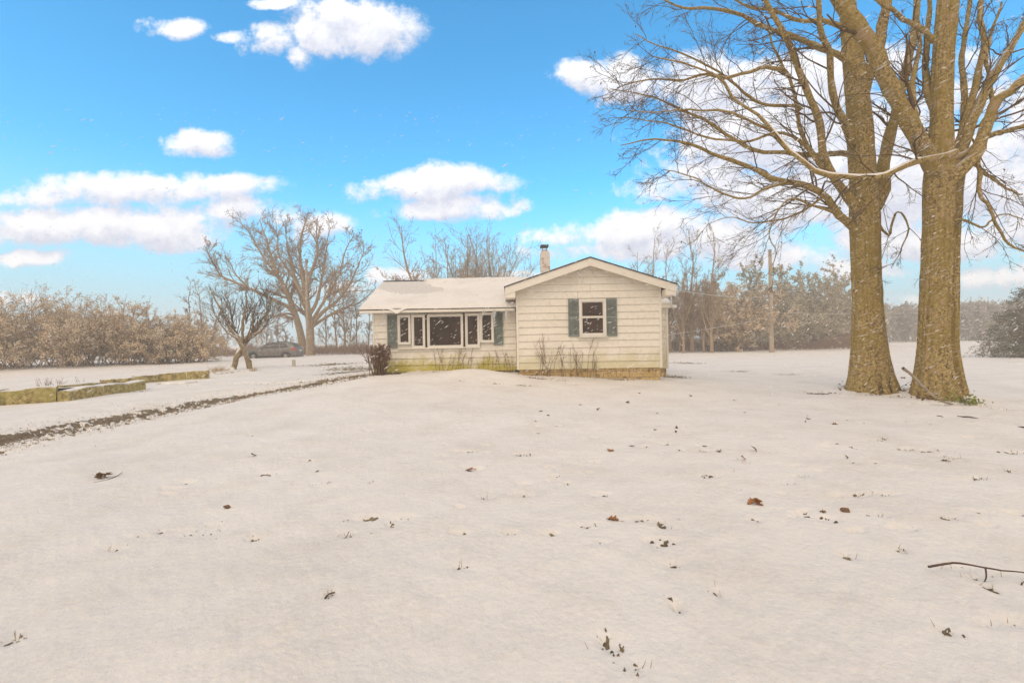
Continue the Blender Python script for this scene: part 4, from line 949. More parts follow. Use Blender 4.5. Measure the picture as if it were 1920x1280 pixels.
# ------------------------------------------------------------------ shrubs, hedge, far wood
M_HLEAF = snowy_leaf("tan_leaf", (.50, .365, .22), (.76, .59, .40), 1.2, .72)
M_HLEAF2 = snowy_leaf("olive_tan_leaf", (.44, .35, .22), (.68, .56, .39), 1.2, .70)
M_GLEAF = snowy_leaf("grey_green_leaf", (.30, .265, .18), (.50, .43, .31), 1.0, .72)
M_SPRUCE = snowy_leaf("spruce_needles", (.10, .115, .085), (.22, .23, .18), 2.0, .85)
M_REDTWIG = simple("red_brown_twig", (.14, .075, .05), (.29, .175, .115), 5, .9)
def leafy_shrub(name, base, w, h, seed, label, group, lm, cat="shrub", stems=26, leafs=9000, size=.10, depth=None):
    """a thicket of arching stems that keeps its dead leaves"""
    r = np.random.default_rng(seed); root = thing(name, base, label, cat, group); n = stems; depth = depth or w
    S = np.stack([r.normal(0, .20, n) * w, r.normal(0, .20, n) * depth, np.full(n, -.1)], 1); D = np.stack([S[:, 0] / w * 2.0 + r.normal(0, .25, n), S[:, 1] / depth * 2.0 + r.normal(0, .25, n), np.full(n, 1.)], 1)
    P1, R1 = grow(S, D, h * r.uniform(.7, 1.08, n), np.full(n, .028), 10, .10, np.array([0, 0, .02]), r, .3)
    P2, R2 = sprout(P1, R1, 10, .7, .40, .55, 7, .14, np.array([0, 0, .02]), r, .12, .4, .012, .04)
    P3, R3 = sprout(P2, R2, 6, .7, .5, .6, 5, .16, np.array([0, 0, 0]), r, .1, .5, .0075, .05)
    MB().tubes(P1, R1, 5).tubes(P2, R2, 4, cap=False).tubes(P3, R3, 3, cap=False).build("stems", M_FARTWIG, root)
    lf = MB(); al = np.concatenate([P3.reshape(-1, 3), P2[:, 3:].reshape(-1, 3)]); k = r.integers(0, len(al), leafs)
    # leaves gather in clumps
    cl = fbm(al[k, 0] * 1.2 + seed, al[k, 2] * 1.2 + al[k, 1] * .7, 3, seed); k = k[cl > (-.22 + .12 * (al[k, 2] / h - .4) if cat == 'shrub' else -.45)]
    C = al[k] + r.normal(0, .05, (len(k), 3)); C = C[C[:, 2] > .05]
    leaves_at(lf, C, size * .5, r, .4, .62); lf.build("leaves", lm, root); return root
G_H = "leaf-holding shrubs of the overgrown hedge on the left"
hedge = [(-70, 694, 7.5, 525, 0), (5, 690, 6.5, 535, 1), (85, 688, 6.5, 545, 0), (165, 686, 6, 560, 1), (235, 684, 5.5, 572, 0), (300, 682, 5, 588, 1), (345, 681, 4, 600, 0)]
for k, (px, py, w, top, mt) in enumerate(hedge):
    b = at(px, py); leafy_shrub("overgrown_shrub", b, w, hgt(px, top, b) * .93, 100 + k, "overgrown shrub full of tan dead leaves in the hedge along the left lawn edge", G_H, (M_HLEAF, M_HLEAF2)[mt], leafs=27000, size=.066, depth=4.5, stems=44)
# dead sapling stems sticking up out of the hedge
STY["whip"] = dict(STY["thin"], n2=4, n3=2, n4=1, limbs=5)
for px, top, s in ((232, 545, 71), (272, 550, 72)):
    b = at(px, 684, 34); far_tree("dead_sapling", b, hgt(px, top, b), "whip", s, "dead bare sapling poking out above the tan hedge", "dead saplings above the hedge")
# domed trees right of the house, grey green, leaves kept
def domed_tree(px, py, w, top, seed, label, lm, d=None, leafs=15000, size=.17):
    b = at(px, py, d); return leafy_shrub("domed_tree", b, w, hgt(px, top, b) * 1.02, seed, label, None, lm, "tree", 34, leafs, size, w * .8)
domed_tree(1400, 661, 7.0, 508, 121, "domed brown green tree directly left of the tall bare utility pole", M_GLEAF, 52, 80000, .115)
domed_tree(1350, 661, 6.0, 545, 122, "low brown leafy tree between the bare tree row and the domed tree", M_HLEAF, 49, 44000, .10)
domed_tree(1500, 661, 6.5, 520, 123, "wind-swept grey green tree right of the utility pole", M_GLEAF, 58, 74000, .12)
domed_tree(1560, 659, 5.5, 556, 124, "lower grey green tree beside the left shade trunk, before the far wood", M_GLEAF, 62, 48000, .12)
# conifer at the right edge of the lawn
def conifer(base, h, w, seed, label):
    r = np.random.default_rng(seed); root = thing("spruce_tree", base, label, "tree"); tr = MB(); nd = MB()
    tr.tubes(np.array([[0, 0, -.2], [0, 0, h * .5], [0, 0, h]]), np.array([[.16, .1, .02]]), 9)
    n = 190; z = h * (1 - r.random(n) ** .62) * .98 + .05; ln = w * (1 - z / h) ** .8 * r.uniform(.75, 1.1, n) + .15; az = r.uniform(0, 6.283, n)
    S = np.stack([0 * z, 0 * z, z], 1); D = np.stack([np.cos(az), np.sin(az), np.full(n, -.05)], 1)
    P1, R1 = grow(S, D, ln, np.full(n, .025), 9, .05, np.array([0, 0, -.03]), r, .3); tr.tubes(P1, R1, 4, cap=False)
    P2, R2 = sprout(P1, R1, 12, .8, .38, .6, 5, .08, np.array([0, 0, -.04]), r, .12, .5, .008); tr.tubes(P2, R2, 3, cap=False)
    al = P2[:, 1:].reshape(-1, 3); al = np.concatenate([al, al + r.normal(0, .04, al.shape), al + r.normal(0, .05, al.shape)]); leaves_at(nd, al, .06, r, .3, .16)
    tr.build("trunk", M_FARBARK, root); nd.build("crown", M_SPRUCE, root); return root
b = at(1950, 672); conifer(b, hgt(1950, 505, b), 3.3, 131, "dark green spruce with snow-blurred boughs at the far right lawn edge")

# --- brush along the ditch: a low mass of thin stems nobody could count
def brush(px0, px1_, dep0, dep1, n, hh, seed, lean=.2, lf=0, lm=None, name="brush", mat=None, label=""):
    r = np.random.default_rng(seed); t = r.random(n); d = r.uniform(dep0, dep1, n); px = px0 + (px1_ - px0) * t
    S = np.array([P(a, 640, b) for a, b in zip(px, d)]); S[:, 2] = H(S[:, 0], S[:, 1]) - .05
    hv = hh * (.55 + .45 * fbm(px * .03, px * 0, 3, seed)) * r.uniform(.6, 1.2, n)
    P1, R1 = grow(S, np.stack([r.normal(0, lean, n), r.normal(0, lean, n), np.ones(n)], 1), hv, r.uniform(.009, .02, n), 5, .10, np.array([0, 0, .02]), r, .4)
    P2, R2 = sprout(P1, R1, 5, .6, .45, .6, 4, .13, np.array([0, 0, .02]), r, .15, .5, .008)
    mb = MB(); mb.tubes(P1, R1, 3, cap=False); mb.tubes(P2, R2, 3, cap=False)
    if lf:
        al = np.concatenate([P2.reshape(-1, 3), P1[:, 2:].reshape(-1, 3)]); C = al[r.integers(0, len(al), lf)] + r.normal(0, .08, (lf, 3)); l2 = MB(); leaves_at(mb, C, .05, r, .3, .5)
    o = mb.build(name, mat or M_FARTWIG); tag(o, label, "brush", kind="stuff"); return o
M_BRUSH = simple("brush_stem", (.22, .13, .085), (.36, .235, .16), .7, .9)
brush(330, 760, 47, 64, 3600, 2.3, 141, lf=5000, mat=M_BRUSH, name="ditch_brush", label="low reddish brown brush filling the ditch line behind the parked car")
brush(1180, 1620, 49, 62, 3000, 2.4, 142, lf=6000, mat=M_BRUSH, name="ditch_brush", label="low brown brush along the ditch under the trees right of the house")
# --- far woods, masses that read as grey bands
M_WOOD = snowy_leaf("far_wood_stem", (.27, .24, .195), (.42, .375, .31), .35, .88)
def far_wood(px0, px1_, dep0, dep1, n, hh, seed, name, label, leafs):
    r = np.random.default_rng(seed); px = r.uniform(px0, px1_, n); d = r.uniform(dep0, dep1, n)
    S = np.array([P(a, 640, b) for a, b in zip(px, d)]); S[:, 2] = H(S[:, 0], S[:, 1]) - .1
    hv = np.asarray(hh)[None] if np.ndim(hh) else np.full(n, hh); hv = hv * r.uniform(.93, 1.0, n)
    P1, R1 = grow(S, np.stack([r.normal(0, .06, n), r.normal(0, .06, n), np.ones(n)], 1), hv, r.uniform(.05, .11, n), 7, .05, np.array([0, 0, .03]), r, .3)
    P2, R2 = sprout(P1, R1, 12, .7, .26, .5, 5, .12, np.array([0, 0, .03]), r, .10, .4, .022)
    mb = MB(); mb.tubes(P1, R1, 4, cap=False); mb.tubes(P2, R2, 3, cap=False)
    al = np.concatenate([P2.reshape(-1, 3), P1.reshape(-1, 3)]); C = al[r.integers(0, len(al), leafs)] + r.normal(0, .25, (leafs, 3)); leaves_at(mb, C, .16, r, 0, .5)
    o = mb.build(name, M_WOOD); tag(o, label, "wood", kind="stuff"); return o
far_wood(1420, 2300, 78, 100, 760, 6.7, 151, "far_wood", "grey brown level-topped wood across the field beyond the big trunks", 120000)
far_wood(-500, 1400, 190, 215, 700, 4.2, 152, "distant_wood", "pale distant strip of wood along the horizon behind the house and car", 40000)
far_wood(2300, 3600, 100, 130, 260, 7, 153, "far_wood", "grey brown wood continuing past the right edge of the lawn", 22000)

# --- the small old tree on the lawn: two leaning mossy stems
b = G(455, 694); M_APPLE = snow_topped("apple_bark", (.09, .06, .035), (.40, .30, .17), 9, amount=.34, soft=.15, bmp=.9, nscale=17)
root = thing("apple_tree", b, "small old tree with two leaning mossy stems and upswept snowy twigs on the lawn", "tree"); r = np.random.default_rng(77); D_ = b[1]
def ln(pts, n=18): return smooth_line(np.array([P(x, y, D_ + dd) for x, y, dd in pts]), n)
lm = MB(); tw = MB()
stems = [([(437,699,-.15),(446,672,-.12),(458,648,-.05),(468,632,.0),(482,612,.05),(498,592,.0),(513,574,-.1)], .17, .04), ([(468,699,.1),(468,676,.1),(461,652,.08),(450,634,.05),(440,612,.1),(424,582,.2),(402,546,.3)], .15, .022),
         ([(452,645,0),(458,625,-.1),(462,600,-.2),(468,570,-.3),(470,545,-.3)], .10, .018), ([(449,632,0),(440,612,.1),(432,585,.3),(424,555,.4)], .08, .015), ([(468,634,.0),(476,610,.2),(482,585,.3),(486,560,.3)], .085, .015),
         ([(495,598,0),(500,575,.2),(497,550,.4)], .06, .012), ([(452,640,0),(430,620,-.3),(412,600,-.5),(396,572,-.6)], .065, .012), ([(470,630,0),(488,622,.1),(505,600,.2),(522,582,.2)], .08, .012)]
for pts, ra, rb in stems:
    l0 = ln(pts); t = np.linspace(0, 1, len(l0)); rad = ra * (1 - t) + rb * t; rad *= 1 + .12 * np.sin(t * 25 + ra * 50); lm.tubes(l0 + np.cumsum(r.normal(0, .035, l0.shape), 0), (rad * (1 + .16 * r.normal(0, 1, len(rad))))[None], 12)
    P1, R1 = sprout(l0[None], rad[None], 22, .7, 1.0, .3, 8, .11, np.array([0, 0, .10]), r, .38, .3, .011, .03, lens=np.full(22, 1.45)); tw.tubes(P1, R1, 5)
    P2, R2 = sprout(P1, R1, 6, .6, .5, .6, 5, .15, np.array([0, 0, .06]), r, .2, .4, .008, .04); tw.tubes(P2, R2, 3, cap=False)
lm.build("trunk", M_APPLE, root, b); tw.build("crown", snow_topped("apple_twig", (.05, .03, .018), (.16, .10, .055), 8, amount=.55, soft=.15, bmp=.2, nscale=6), root, b)

# --- clipped bush at the left corner of the house
b = G(712, 697); b = P(712, 697, 13.75); b[2] = float(H(b[0], b[1])); r = np.random.default_rng(81)
root = thing("clipped_bush", b, "tall clipped red brown bush with bare stems at the left corner of the house", "bush")
n = 60; S = np.stack([r.normal(0, .10, n), r.normal(0, .10, n), np.full(n, -.05)], 1); D = np.stack([r.normal(0, .16, n) + S[:, 0] * .6, r.normal(0, .16, n) + S[:, 1] * .6, np.ones(n)], 1)
hb = P(712, 641, 13.75)[2] - b[2]
P1, R1 = grow(S, D, hb * r.uniform(.82, 1.0, n), r.uniform(.008, .017, n), 9, .05, np.array([0, 0, .02]), r, .5)
P2, R2 = sprout(P1, R1, 12, .55, .20, .6, 5, .15, np.array([0, 0, .08]), r, .45, .6, .004); P2[:, :, 2] = np.minimum(P2[:, :, 2], hb * (1 + .03 * np.sin(P2[:, :, 0] * 9)))
P3, R3 = sprout(P2, R2, 5, .6, .5, .8, 4, .15, np.array([0, 0, .05]), r, .2, .6, .003); P3[:, :, 2] = np.minimum(P3[:, :, 2], hb * 1.02)
MB().tubes(P1, R1, 6).build("stems", snow_topped("bush_stem", (.09, .05, .035), (.22, .14, .10), 12, amount=.7, bmp=.2), root); MB().tubes(P2, R2, 4).tubes(P3, R3, 3, cap=False).build("crown", M_REDTWIG, root)

# --- dead weeds and vine stems against the house walls
M_WEED = simple("dead_stem", (.13, .085, .05), (.27, .19, .12), 9, .9)
def weeds(px_list, d, seed, label, spread=.35, group=None):
    r = np.random.default_rng(seed); x0, ytop = px_list[0]; b = P(np.mean([q[0] for q in px_list]), 694, d); b[2] = float(H(b[0], b[1]))
    root = None; mb = MB()
    for x, yt in px_list:
        p = P(x, 694, d - r.uniform(0, .05)); p[2] = float(H(p[0], p[1])) + .0; h = P(x, yt, d)[2] - p[2]
        P1, R1 = grow(p[None], np.array([[r.normal(0, .14), -.02, 1.]]), np.array([max(h, .1)]), np.array([.0075]), 9, .10, np.array([0, .0, .04]), r, .45)
        P1[:, :, 1] = np.minimum(P1[:, :, 1], d - .03); mb.tubes(P1, R1, 5)
        P2, R2 = sprout(P1, R1, 6, .6, .30, .7, 5, .15, np.array([0, 0, .07]), r, .3, .5, .004); P2[:, :, 1] = np.minimum(P2[:, :, 1], d - .025); mb.tubes(P2, R2, 4)
    return tag(mb.build("dead_weeds", M_WEED, None, b), label, "weeds", group)
weeds([(1010,655),(1014,640),(1018,632),(1027,622),(1030,640),(1034,628),(1024,660),(1036,650)], 13.74, 1, "tall thin dead stems against the left part of the gable wall")
weeds([(1052,645),(1055,660),(1060,650),(1072,652),(1078,640),(1082,655),(1068,665),(1090,660)], 13.74, 2, "branching dead stems below the left shutter of the gable window")
weeds([(1096,660),(1102,632),(1106,650),(1112,668),(1115,662),(1118,672)], 13.74, 3, "dark twisted dead stems under the small gable window")
weeds([(818,655),(824,652),(832,650),(838,662),(846,668),(854,655),(862,660),(868,652),(876,654),(882,650),(858,640)], 14.32, 4, "dead vine stems on the mossy wall under the big front window")
weeds([(900,672),(908,664),(916,660),(924,668),(932,655),(938,650),(945,660),(952,655),(958,662),(962,668)], 14.32, 5, "fan of thin dead stems on the mossy wall right of the front windows")
# ------------------------------------------------------------------ utility poles and lines
M_POLE = simple("weathered_pole", (.30, .235, .17), (.48, .39, .30), 5, .95, .3, (1, 1, .15))
M_WIRE = simple("wire", (.42, .40, .37), (.55, .53, .5), 2, .6)
def pole(px, pyb, pyt, d, rad, label, arms):
    b = P(px, pyb, d); b[2] = float(H(b[0], b[1])); top = P(px - 3, pyt, d); h = top[2] - b[2]
    root = thing("utility_pole", b, label, "utility pole"); z = np.linspace(-.3, h, 12)
    MB().tubes(np.stack([.0 * z, 0 * z, z], 1), (rad * (1.1 - .35 * z / h))[None], 14).build("post", M_POLE, root)
    for z, w in arms:
        mb = MB(); mb.tubes(np.array([[0, -rad - .04, z], [0, -rad - .04, z + .12], [0, -rad - .04, z + .18]]), np.array([[.05, .06, .03]]), 8); mb.box(-.03, .03, -rad - .04, 0, z + .02, z + .06); mb.build("insulator", M_FRAME, root)
    return b, h
pb, ph = pole(1447, 660, 468, 43, .19, "tall bare wooden utility pole standing between the domed trees on the right", ((5.2, 0), (4.2, 0), (9.2, 0)))
lb, lh = pole(577, 667, 486, 45, .13, "thin wooden pole without wires standing before the crooked trees near the car", ((5.6, 0),))
def wire(a, b, sag, label, rad=.012):
    t = np.linspace(0, 1, 40); p = np.asarray(a)[None] * (1 - t[:, None]) + np.asarray(b)[None] * t[:, None]; p[:, 2] -= sag * 4 * t * (1 - t)
    mb = MB(); mb.tubes(p - p[0], np.full((1, 40), rad), 5); o = mb.build("power_line", M_WIRE); o.location = tuple(p[0]); tag(o, label, "power line")
pw = P(1447, 640, 43)
wire(P(1448, 553, 42.8), HOUSE_MAST, .25, "service wire running level from the right utility pole to the house mast", .016)
wire(P(1450, 592, 42.8), P(1252, 628, 21.9), .1, "low wire sloping down from the right utility pole to the house wall", .012)
wire(P(1452, 585, 42.8), P(2150, 560, 30), .5, "wire running right from the utility pole past the big trunks", .014)
wire(P(-60, 580, 30), P(330, 650, 34), .3, "thin wire slanting down across the tan hedge", .012)

# ------------------------------------------------------------------ parked car
def car():
    b = P(514, 640, 41.5); b[2] = float(H(b[0], b[1])) - .12; b = b
    root = thing("parked_car", b, "dark grey hatchback estate parked beyond the small old tree, red tail lamp towards the house", "car", rz=R(4))
    m, N, L, bs = newmat("car_paint"); bs.inputs["Base Color"].default_value = (.085, .078, .072, 1); bs.inputs["Roughness"].default_value = .5; bs.inputs["Metallic"].default_value = .35; bs.inputs["Coat Weight"].default_value = .1
    tc = N.new("ShaderNodeTexCoord").outputs["Object"]; L.new(ramp(N, L, noise_node(N, L, tc, 5, 5, .7, (1, 1, .5)), [(.4, (.14, .13, .12)), (.75, (.30, .28, .255))]), bs.inputs["Base Color"])
    paint = m; gl = simple("car_glass", (.03, .032, .033), (.06, .06, .058), 2, .3, 0, None, .25); tyre = simple("tyre", (.02, .02, .02), (.045, .042, .04), 9, .9); rim = simple("rim", (.35, .35, .34), (.5, .5, .49), 5, .4)
    Lh = 2.32
    xs = np.array([-2.32, -2.25, -2.05, -1.7, -1.3, -1.0, -.75, -.35, .1, .6, 1.1, 1.5, 1.75, 1.98, 2.16, 2.28, 2.32])
    zt = np.array([.62, .80, .90, .97, 1.03, 1.09, 1.25, 1.47, 1.575, 1.60, 1.585, 1.54, 1.47, 1.30, 1.10, .95, .70])
    wd = np.array([.62, .74, .84, .90, .92, .925, .93, .93, .93, .93, .93, .92, .91, .89, .86, .80, .72])
    ring = []
    for x, z, w in zip(xs, zt, wd):
        belt = min(z - .02, .98); sh = max(z, 1.0); ins = .25 * np.clip((z - 1.0) / .6, 0, 1)
        half = [(0.0, .24), (w * .86, .24), (w * .97, .36), (w, .58), (w * .995, .80 if belt > .82 else belt * .85), (w * .965, belt), (w * .965 - ins * .55, belt + (z - belt) * .55), (w * .93 - ins, z - .03 if z > 1.1 else z - .01), (w * .60 - ins * .3, z), (0, z + .012)]
        ring.append(half + [(-a, q) for a, q in half[-2:0:-1]])
    Rg = np.array(ring); nS, k, _ = Rg.shape
    V = np.zeros((nS, k, 3)); V[:, :, 0] = xs[:, None]; V[:, :, 1] = Rg[:, :, 0]; V[:, :, 2] = Rg[:, :, 1]
    i = np.arange(nS * k).reshape(nS, k); a = i[:-1]; bq = np.roll(a, -1, 1); c = i[1:]; d = np.roll(c, -1, 1)
    mb = MB(); mb.add(V.reshape(-1, 3), np.stack([a, c, d, bq], -1).reshape(-1, 4), True); mb.add(V[0], [list(range(k))]); mb.add(V[-1], [list(range(k))[::-1]])
    body = mb.build("body", paint, root)
    def side_y(x, z):
        w = np.interp(x, xs, wd); zz = np.interp(x, xs, zt); ins = .25 * np.clip((zz - 1.0) / .6, 0, 1); belt = .98
        f = np.clip((z - belt) / max(zz - belt, .05), 0, 1); y1 = w * .965; y2 = w * .965 - ins * .55; y3 = w * .93 - ins
        return np.interp(f, [0, .55, 1], [y1, y2, y3])
    for sgn in (-1, 1):
        for poly in ([(-.78, 1.02), (-.08, 1.02), (-.08, 1.49), (-.30, 1.42)], [(-.02, 1.02), (.78, 1.02), (.74, 1.50), (-.02, 1.50)], [(.84, 1.03), (1.62, 1.10), (1.30, 1.44), (.80, 1.49)]):
            v = [(x, sgn * (side_y(x, z) + .012), z) for x, z in poly] + [(x, sgn * (side_y(x, z) - .02), z) for x, z in poly]
            q = MB(); q.add(v, [[0, 1, 2, 3] if sgn < 0 else [3, 2, 1, 0]] + [[j, (j + 1) % 4, 4 + (j + 1) % 4, 4 + j] for j in range(4)]); q.build("side_window", gl, root)
        t = np.linspace(0, 1, 12); rl = np.stack([-.4 + 1.8 * t, np.full(12, sgn * .60), np.interp(-.4 + 1.8 * t, xs, zt) + .035 + .02 * np.sin(t * math.pi)], 1); MB().tubes(rl, np.full((1, 12), .018), 6).build("roof_rail", M_DARKMETAL, root)
        for cx in (-1.42, 1.36):
            ang = np.arange(24) * 2 * math.pi / 24; q = MB(); rr = [.20, .33, .345, .33, .20]; yo = [.0, .0, .10, .20, .20]
            pts = [[(cx + r_ * math.cos(t_), sgn * (.74 + o_), .335 + r_ * math.sin(t_)) for t_ in ang] for r_, o_ in zip(rr, yo)]; ii = np.arange(5 * 24).reshape(5, 24)
            q.add(np.array(pts).reshape(-1, 3), np.stack([ii[:-1], np.roll(ii[:-1], -1, 1), np.roll(ii[1:], -1, 1), ii[1:]], -1).reshape(-1, 4), True)
            w_ = q.build("wheel", tyre, root); q = MB()
            for s_ in range(7):
                t0 = s_ * 6.283 / 7; q.add([(cx + rr_ * math.cos(t0 + o_), sgn * .93, .335 + rr_ * math.sin(t0 + o_)) for rr_, o_ in ((.03, -.6), (.20, -.12), (.20, .12), (.03, .6))] + [(cx + rr_ * math.cos(t0 + o_), sgn * .90, .335 + rr_ * math.sin(t0 + o_)) for rr_, o_ in ((.03, -.6), (.20, -.12), (.20, .12), (.03, .6))], [[0, 1, 2, 3], [4, 5, 6, 7], [0, 1, 5, 4], [2, 3, 7, 6]])
            q.tubes(np.array([[cx, sgn * .89, .335], [cx, sgn * .935, .335]]), np.array([[.05, .05]]), 10); q.build("rim", rim, w_)
            # arch lip
            an = np.linspace(-.15, math.pi + .15, 20); MB().tubes(np.stack([cx + .39 * np.cos(an), np.full(20, sgn * .925), .335 + .39 * np.sin(an)], 1), np.full((1, 20), .03), 6).build("wheel_arch", M_DARKMETAL, root)
        red = simple("tail_lamp_red", (.55, .02, .02), (.75, .04, .04), 4, .25)
        q = MB(); q.prism([(1.78, .90), (2.22, .86), (2.26, .93), (2.1, 1.0), (1.86, .98)], sgn * .82, sgn * .90); q.build("tail_lamp", red, root)
        MB().bevbox(-.82, -.66, sgn * 1.0 - .09, sgn * 1.0 + .09, 1.0, 1.12, .03).build("wing_mirror", paint, root)
        q = MB(); q.prism([(-2.18, .68), (-1.85, .74), (-1.8, .82), (-2.1, .78)], sgn * .76, sgn * .86); q.build("headlight", rim, root)
        MB().bevbox(-.02, .14, sgn * .925 - .015, sgn * .925 + .015, .88, .905, .004).build("door_handle", rim, root); MB().bevbox(.86, 1.02, sgn * .92 - .015, sgn * .92 + .015, .90, .925, .004).build("door_handle", rim, root)
    # rear window, bumper, plate and sill trim
    zr = lambda x: np.interp(x, xs, zt)
    v = [(1.80, -.58, 1.46), (1.80, .58, 1.46), (2.10, .68, 1.19), (2.10, -.68, 1.19)]; q = MB(); q.add(v + [(x - .03, y, z - .03) for x, y, z in v], [[0, 3, 2, 1]] + [[j, (j + 1) % 4, 4 + (j + 1) % 4, 4 + j] for j in range(4)]); q.build("rear_window", gl, root)
    MB().bevbox(2.20, 2.37, -.78, .78, .36, .60, .04).build("bumper", paint, root); MB().bevbox(2.30, 2.345, -.26, .26, .74, .86, .006).build("number_plate", M_FRAME, root)
    v = [(-.92, -.62, 1.15), (-.92, .62, 1.15), (-.40, .54, 1.455), (-.40, -.54, 1.455)]; q = MB(); q.add([(x - .02, y, z + .03) for x, y, z in v] + v, [[0, 1, 2, 3]] + [[j, (j + 1) % 4, 4 + (j + 1) % 4, 4 + j] for j in range(4)]); q.build("windscreen", gl, root)
    for sgn in (-1, 1): MB().bevbox(-1.0, .95, sgn * .9 - .03, sgn * .9 + .03, .25, .33, .01).build("sill_trim", M_DARKMETAL, root)
car()
# ------------------------------------------------------------------ short stone marker and small post
M_STONE = snow_topped("pale_stone", (.40, .37, .30), (.58, .54, .45), 7, amount=.8, bmp=.5)
b = G(551, 688); s = b[1] / F; mb = MB()
z = np.array([-.06, .02, .05, .18, .30, .34]) * s * 40; rr = np.array([.17, .17, .11, .10, .105, .085]) * s * 32
mb.tubes(np.stack([0 * z, 0 * z, z], 1), rr[None], 14); tag(mb.build("stone_marker", M_STONE, None, b * 0), "short pale stone marker standing alone on the snow below the car", "marker").location = tuple(b)
b = P(566, 655, 43.5); b[2] = float(H(b[0], b[1])); mb = MB(); mb.bevbox(-.12, .12, -.12, .12, -.1, .95, .02); tag(mb.build("short_post", M_STONE), "short pale post right behind the rear bumper of the car", "post").location = tuple(b)

# ------------------------------------------------------------------ old mossy block walls at the left
def wall_mat():
    m, N, L, bs = newmat("mossy_block"); tc = N.new("ShaderNodeTexCoord").outputs["Object"]
    a = noise_node(N, L, tc, 8, 8, .75, (1, 1, 2)); c = noise_node(N, L, tc, 1.4, 4)
    col = ramp(N, L, a, [(.32, (.05, .04, .015)), (.45, (.22, .17, .06)), (.55, (.46, .36, .14)), (.70, (.62, .53, .33))])
    col = mix(N, L, maprange(N, L, c, .45, .65, 0, .7), col, (.36, .31, .09))
    g = N.new("ShaderNodeNewGeometry"); sp = N.new("ShaderNodeSeparateXYZ"); L.new(g.outputs["Normal"], sp.inputs[0])
    sn = maprange(N, L, math_(N, L, "ADD", sp.outputs[2], math_(N, L, "MULTIPLY", math_(N, L, "SUBTRACT", a, .5), .8)), .55, .75)
    L.new(mix(N, L, sn, col, SNOW_C), bs.inputs["Base Color"]); bs.inputs["Roughness"].default_value = .95; bump(N, L, bs, a, .8, .04); return m
M_BLOCK = wall_mat()
def block_wall(pts, hts, thick, seed, label):
    """pts: ground points along the wall face, one block between each pair"""
    b = pts[0]; root = thing("block_wall", b, label, "wall"); r = np.random.default_rng(seed); snow = MB()
    for (p, q, h) in zip(pts[:-1], pts[1:], hts):
        L0 = np.linalg.norm((q - p)[:2]); u = (q - p) / L0; u[2] = 0; u = unit(u); n = np.array([-u[1], u[0], 0]); n = n if n[1] > 0 else -n
        hvar = lambda q_: 1 + .20 * fbm(np.asarray(q_, float) * 1.3 + seed, np.asarray(q_, float) * 0 + 1, 3, seed); nu, nv = max(8, int(L0 / .06)), 10; t = np.linspace(.006, 1 - .006, nu); mb = MB()
        prof = [(0, -.3), (0, .0), (.0, h * .35), (.004, h * .7), (.0, h - .02), (.025, h), (thick - .03, h + .005), (thick, h - .03), (thick, -.3)]
        V = []
        for tt in t:
            c = p * (1 - tt) + q * tt
            for j, (w, zz) in enumerate(prof):
                zz = float(zz) * (float(hvar(tt * L0)) if zz > 0 else 1.); o = c + n * w + np.array([0, 0, zz]); ns = .035 * fbm(np.array([tt * L0 * 4 + seed]), np.array([zz * 5 + w * 6.]), 3, seed)[0]; o = o - n * ns * (1 if j < 6 else -1) + np.array([0, 0, ns * .6 if zz > 0 else 0]); V.append(o)
        i = np.arange(nu * len(prof)).reshape(nu, len(prof)); mb.add(np.array(V), np.stack([i[:-1, :-1], i[1:, :-1], i[1:, 1:], i[:-1, 1:]], -1).reshape(-1, 4), True)
        mb.add(np.array(V)[i[0]], [list(range(len(prof)))]); mb.add(np.array(V)[i[-1]], [list(range(len(prof)))[::-1]])
        mb.build("block", M_BLOCK, root, b)
        # snow pillow on the block
        us = np.linspace(0.01, .99, nu); ws = np.linspace(.0, 1, 9); U_, W_ = np.meshgrid(us, ws, indexing="ij"); dpt = (.035 + .015 * fbm(U_ * L0 * 2, W_ * 2 + seed, 3, seed)) * np.clip(np.minimum(W_, 1 - W_) * 7 + .12, 0, 1) ** .5 * np.clip(np.minimum(U_, 1 - U_) * 14 + .1, 0, 1) ** .5
        B_ = p[None, None] * (1 - U_[..., None]) + q[None, None] * U_[..., None] + n[None, None] * (.012 + W_[..., None] * (thick - .03)); B_[..., 2] += h * hvar(U_ * L0) + dpt - .012
        i = np.arange(U_.size).reshape(U_.shape); f = np.stack([i[:-1, :-1], i[1:, :-1], i[1:, 1:], i[:-1, 1:]], -1).reshape(-1, 4); snow.add(B_.reshape(-1, 3), f, True)
    snow.build("snow_cap", M_SNOW, root, b); return root
def gz(px, py):
    g = G(px, py); return g
fr = [gz(-120, 768), gz(0, 764), gz(106, 757), gz(258, 734)]
hh_ = [(P(a[0], a[1], g[1])[2] - g[2]) for a, g in (((0, 737), fr[1]), ((50, 735), gz(50, 762)), ((180, 727), gz(180, 746)))]
block_wall(fr, [max(.26, q + .05) for q in hh_], .26, 3, "low mossy block wall with snow along its top, the front one at the left edge")
bk_ = [gz(118, 734), gz(190, 727), gz(255, 722), gz(300, 718), gz(350, 714), gz(389, 712)]
hb_ = [.20, .28, .33, .36, .38]
block_wall(bk_, hb_, .24, 5, "long low mossy block wall ending in a squared corner, behind the front wall")
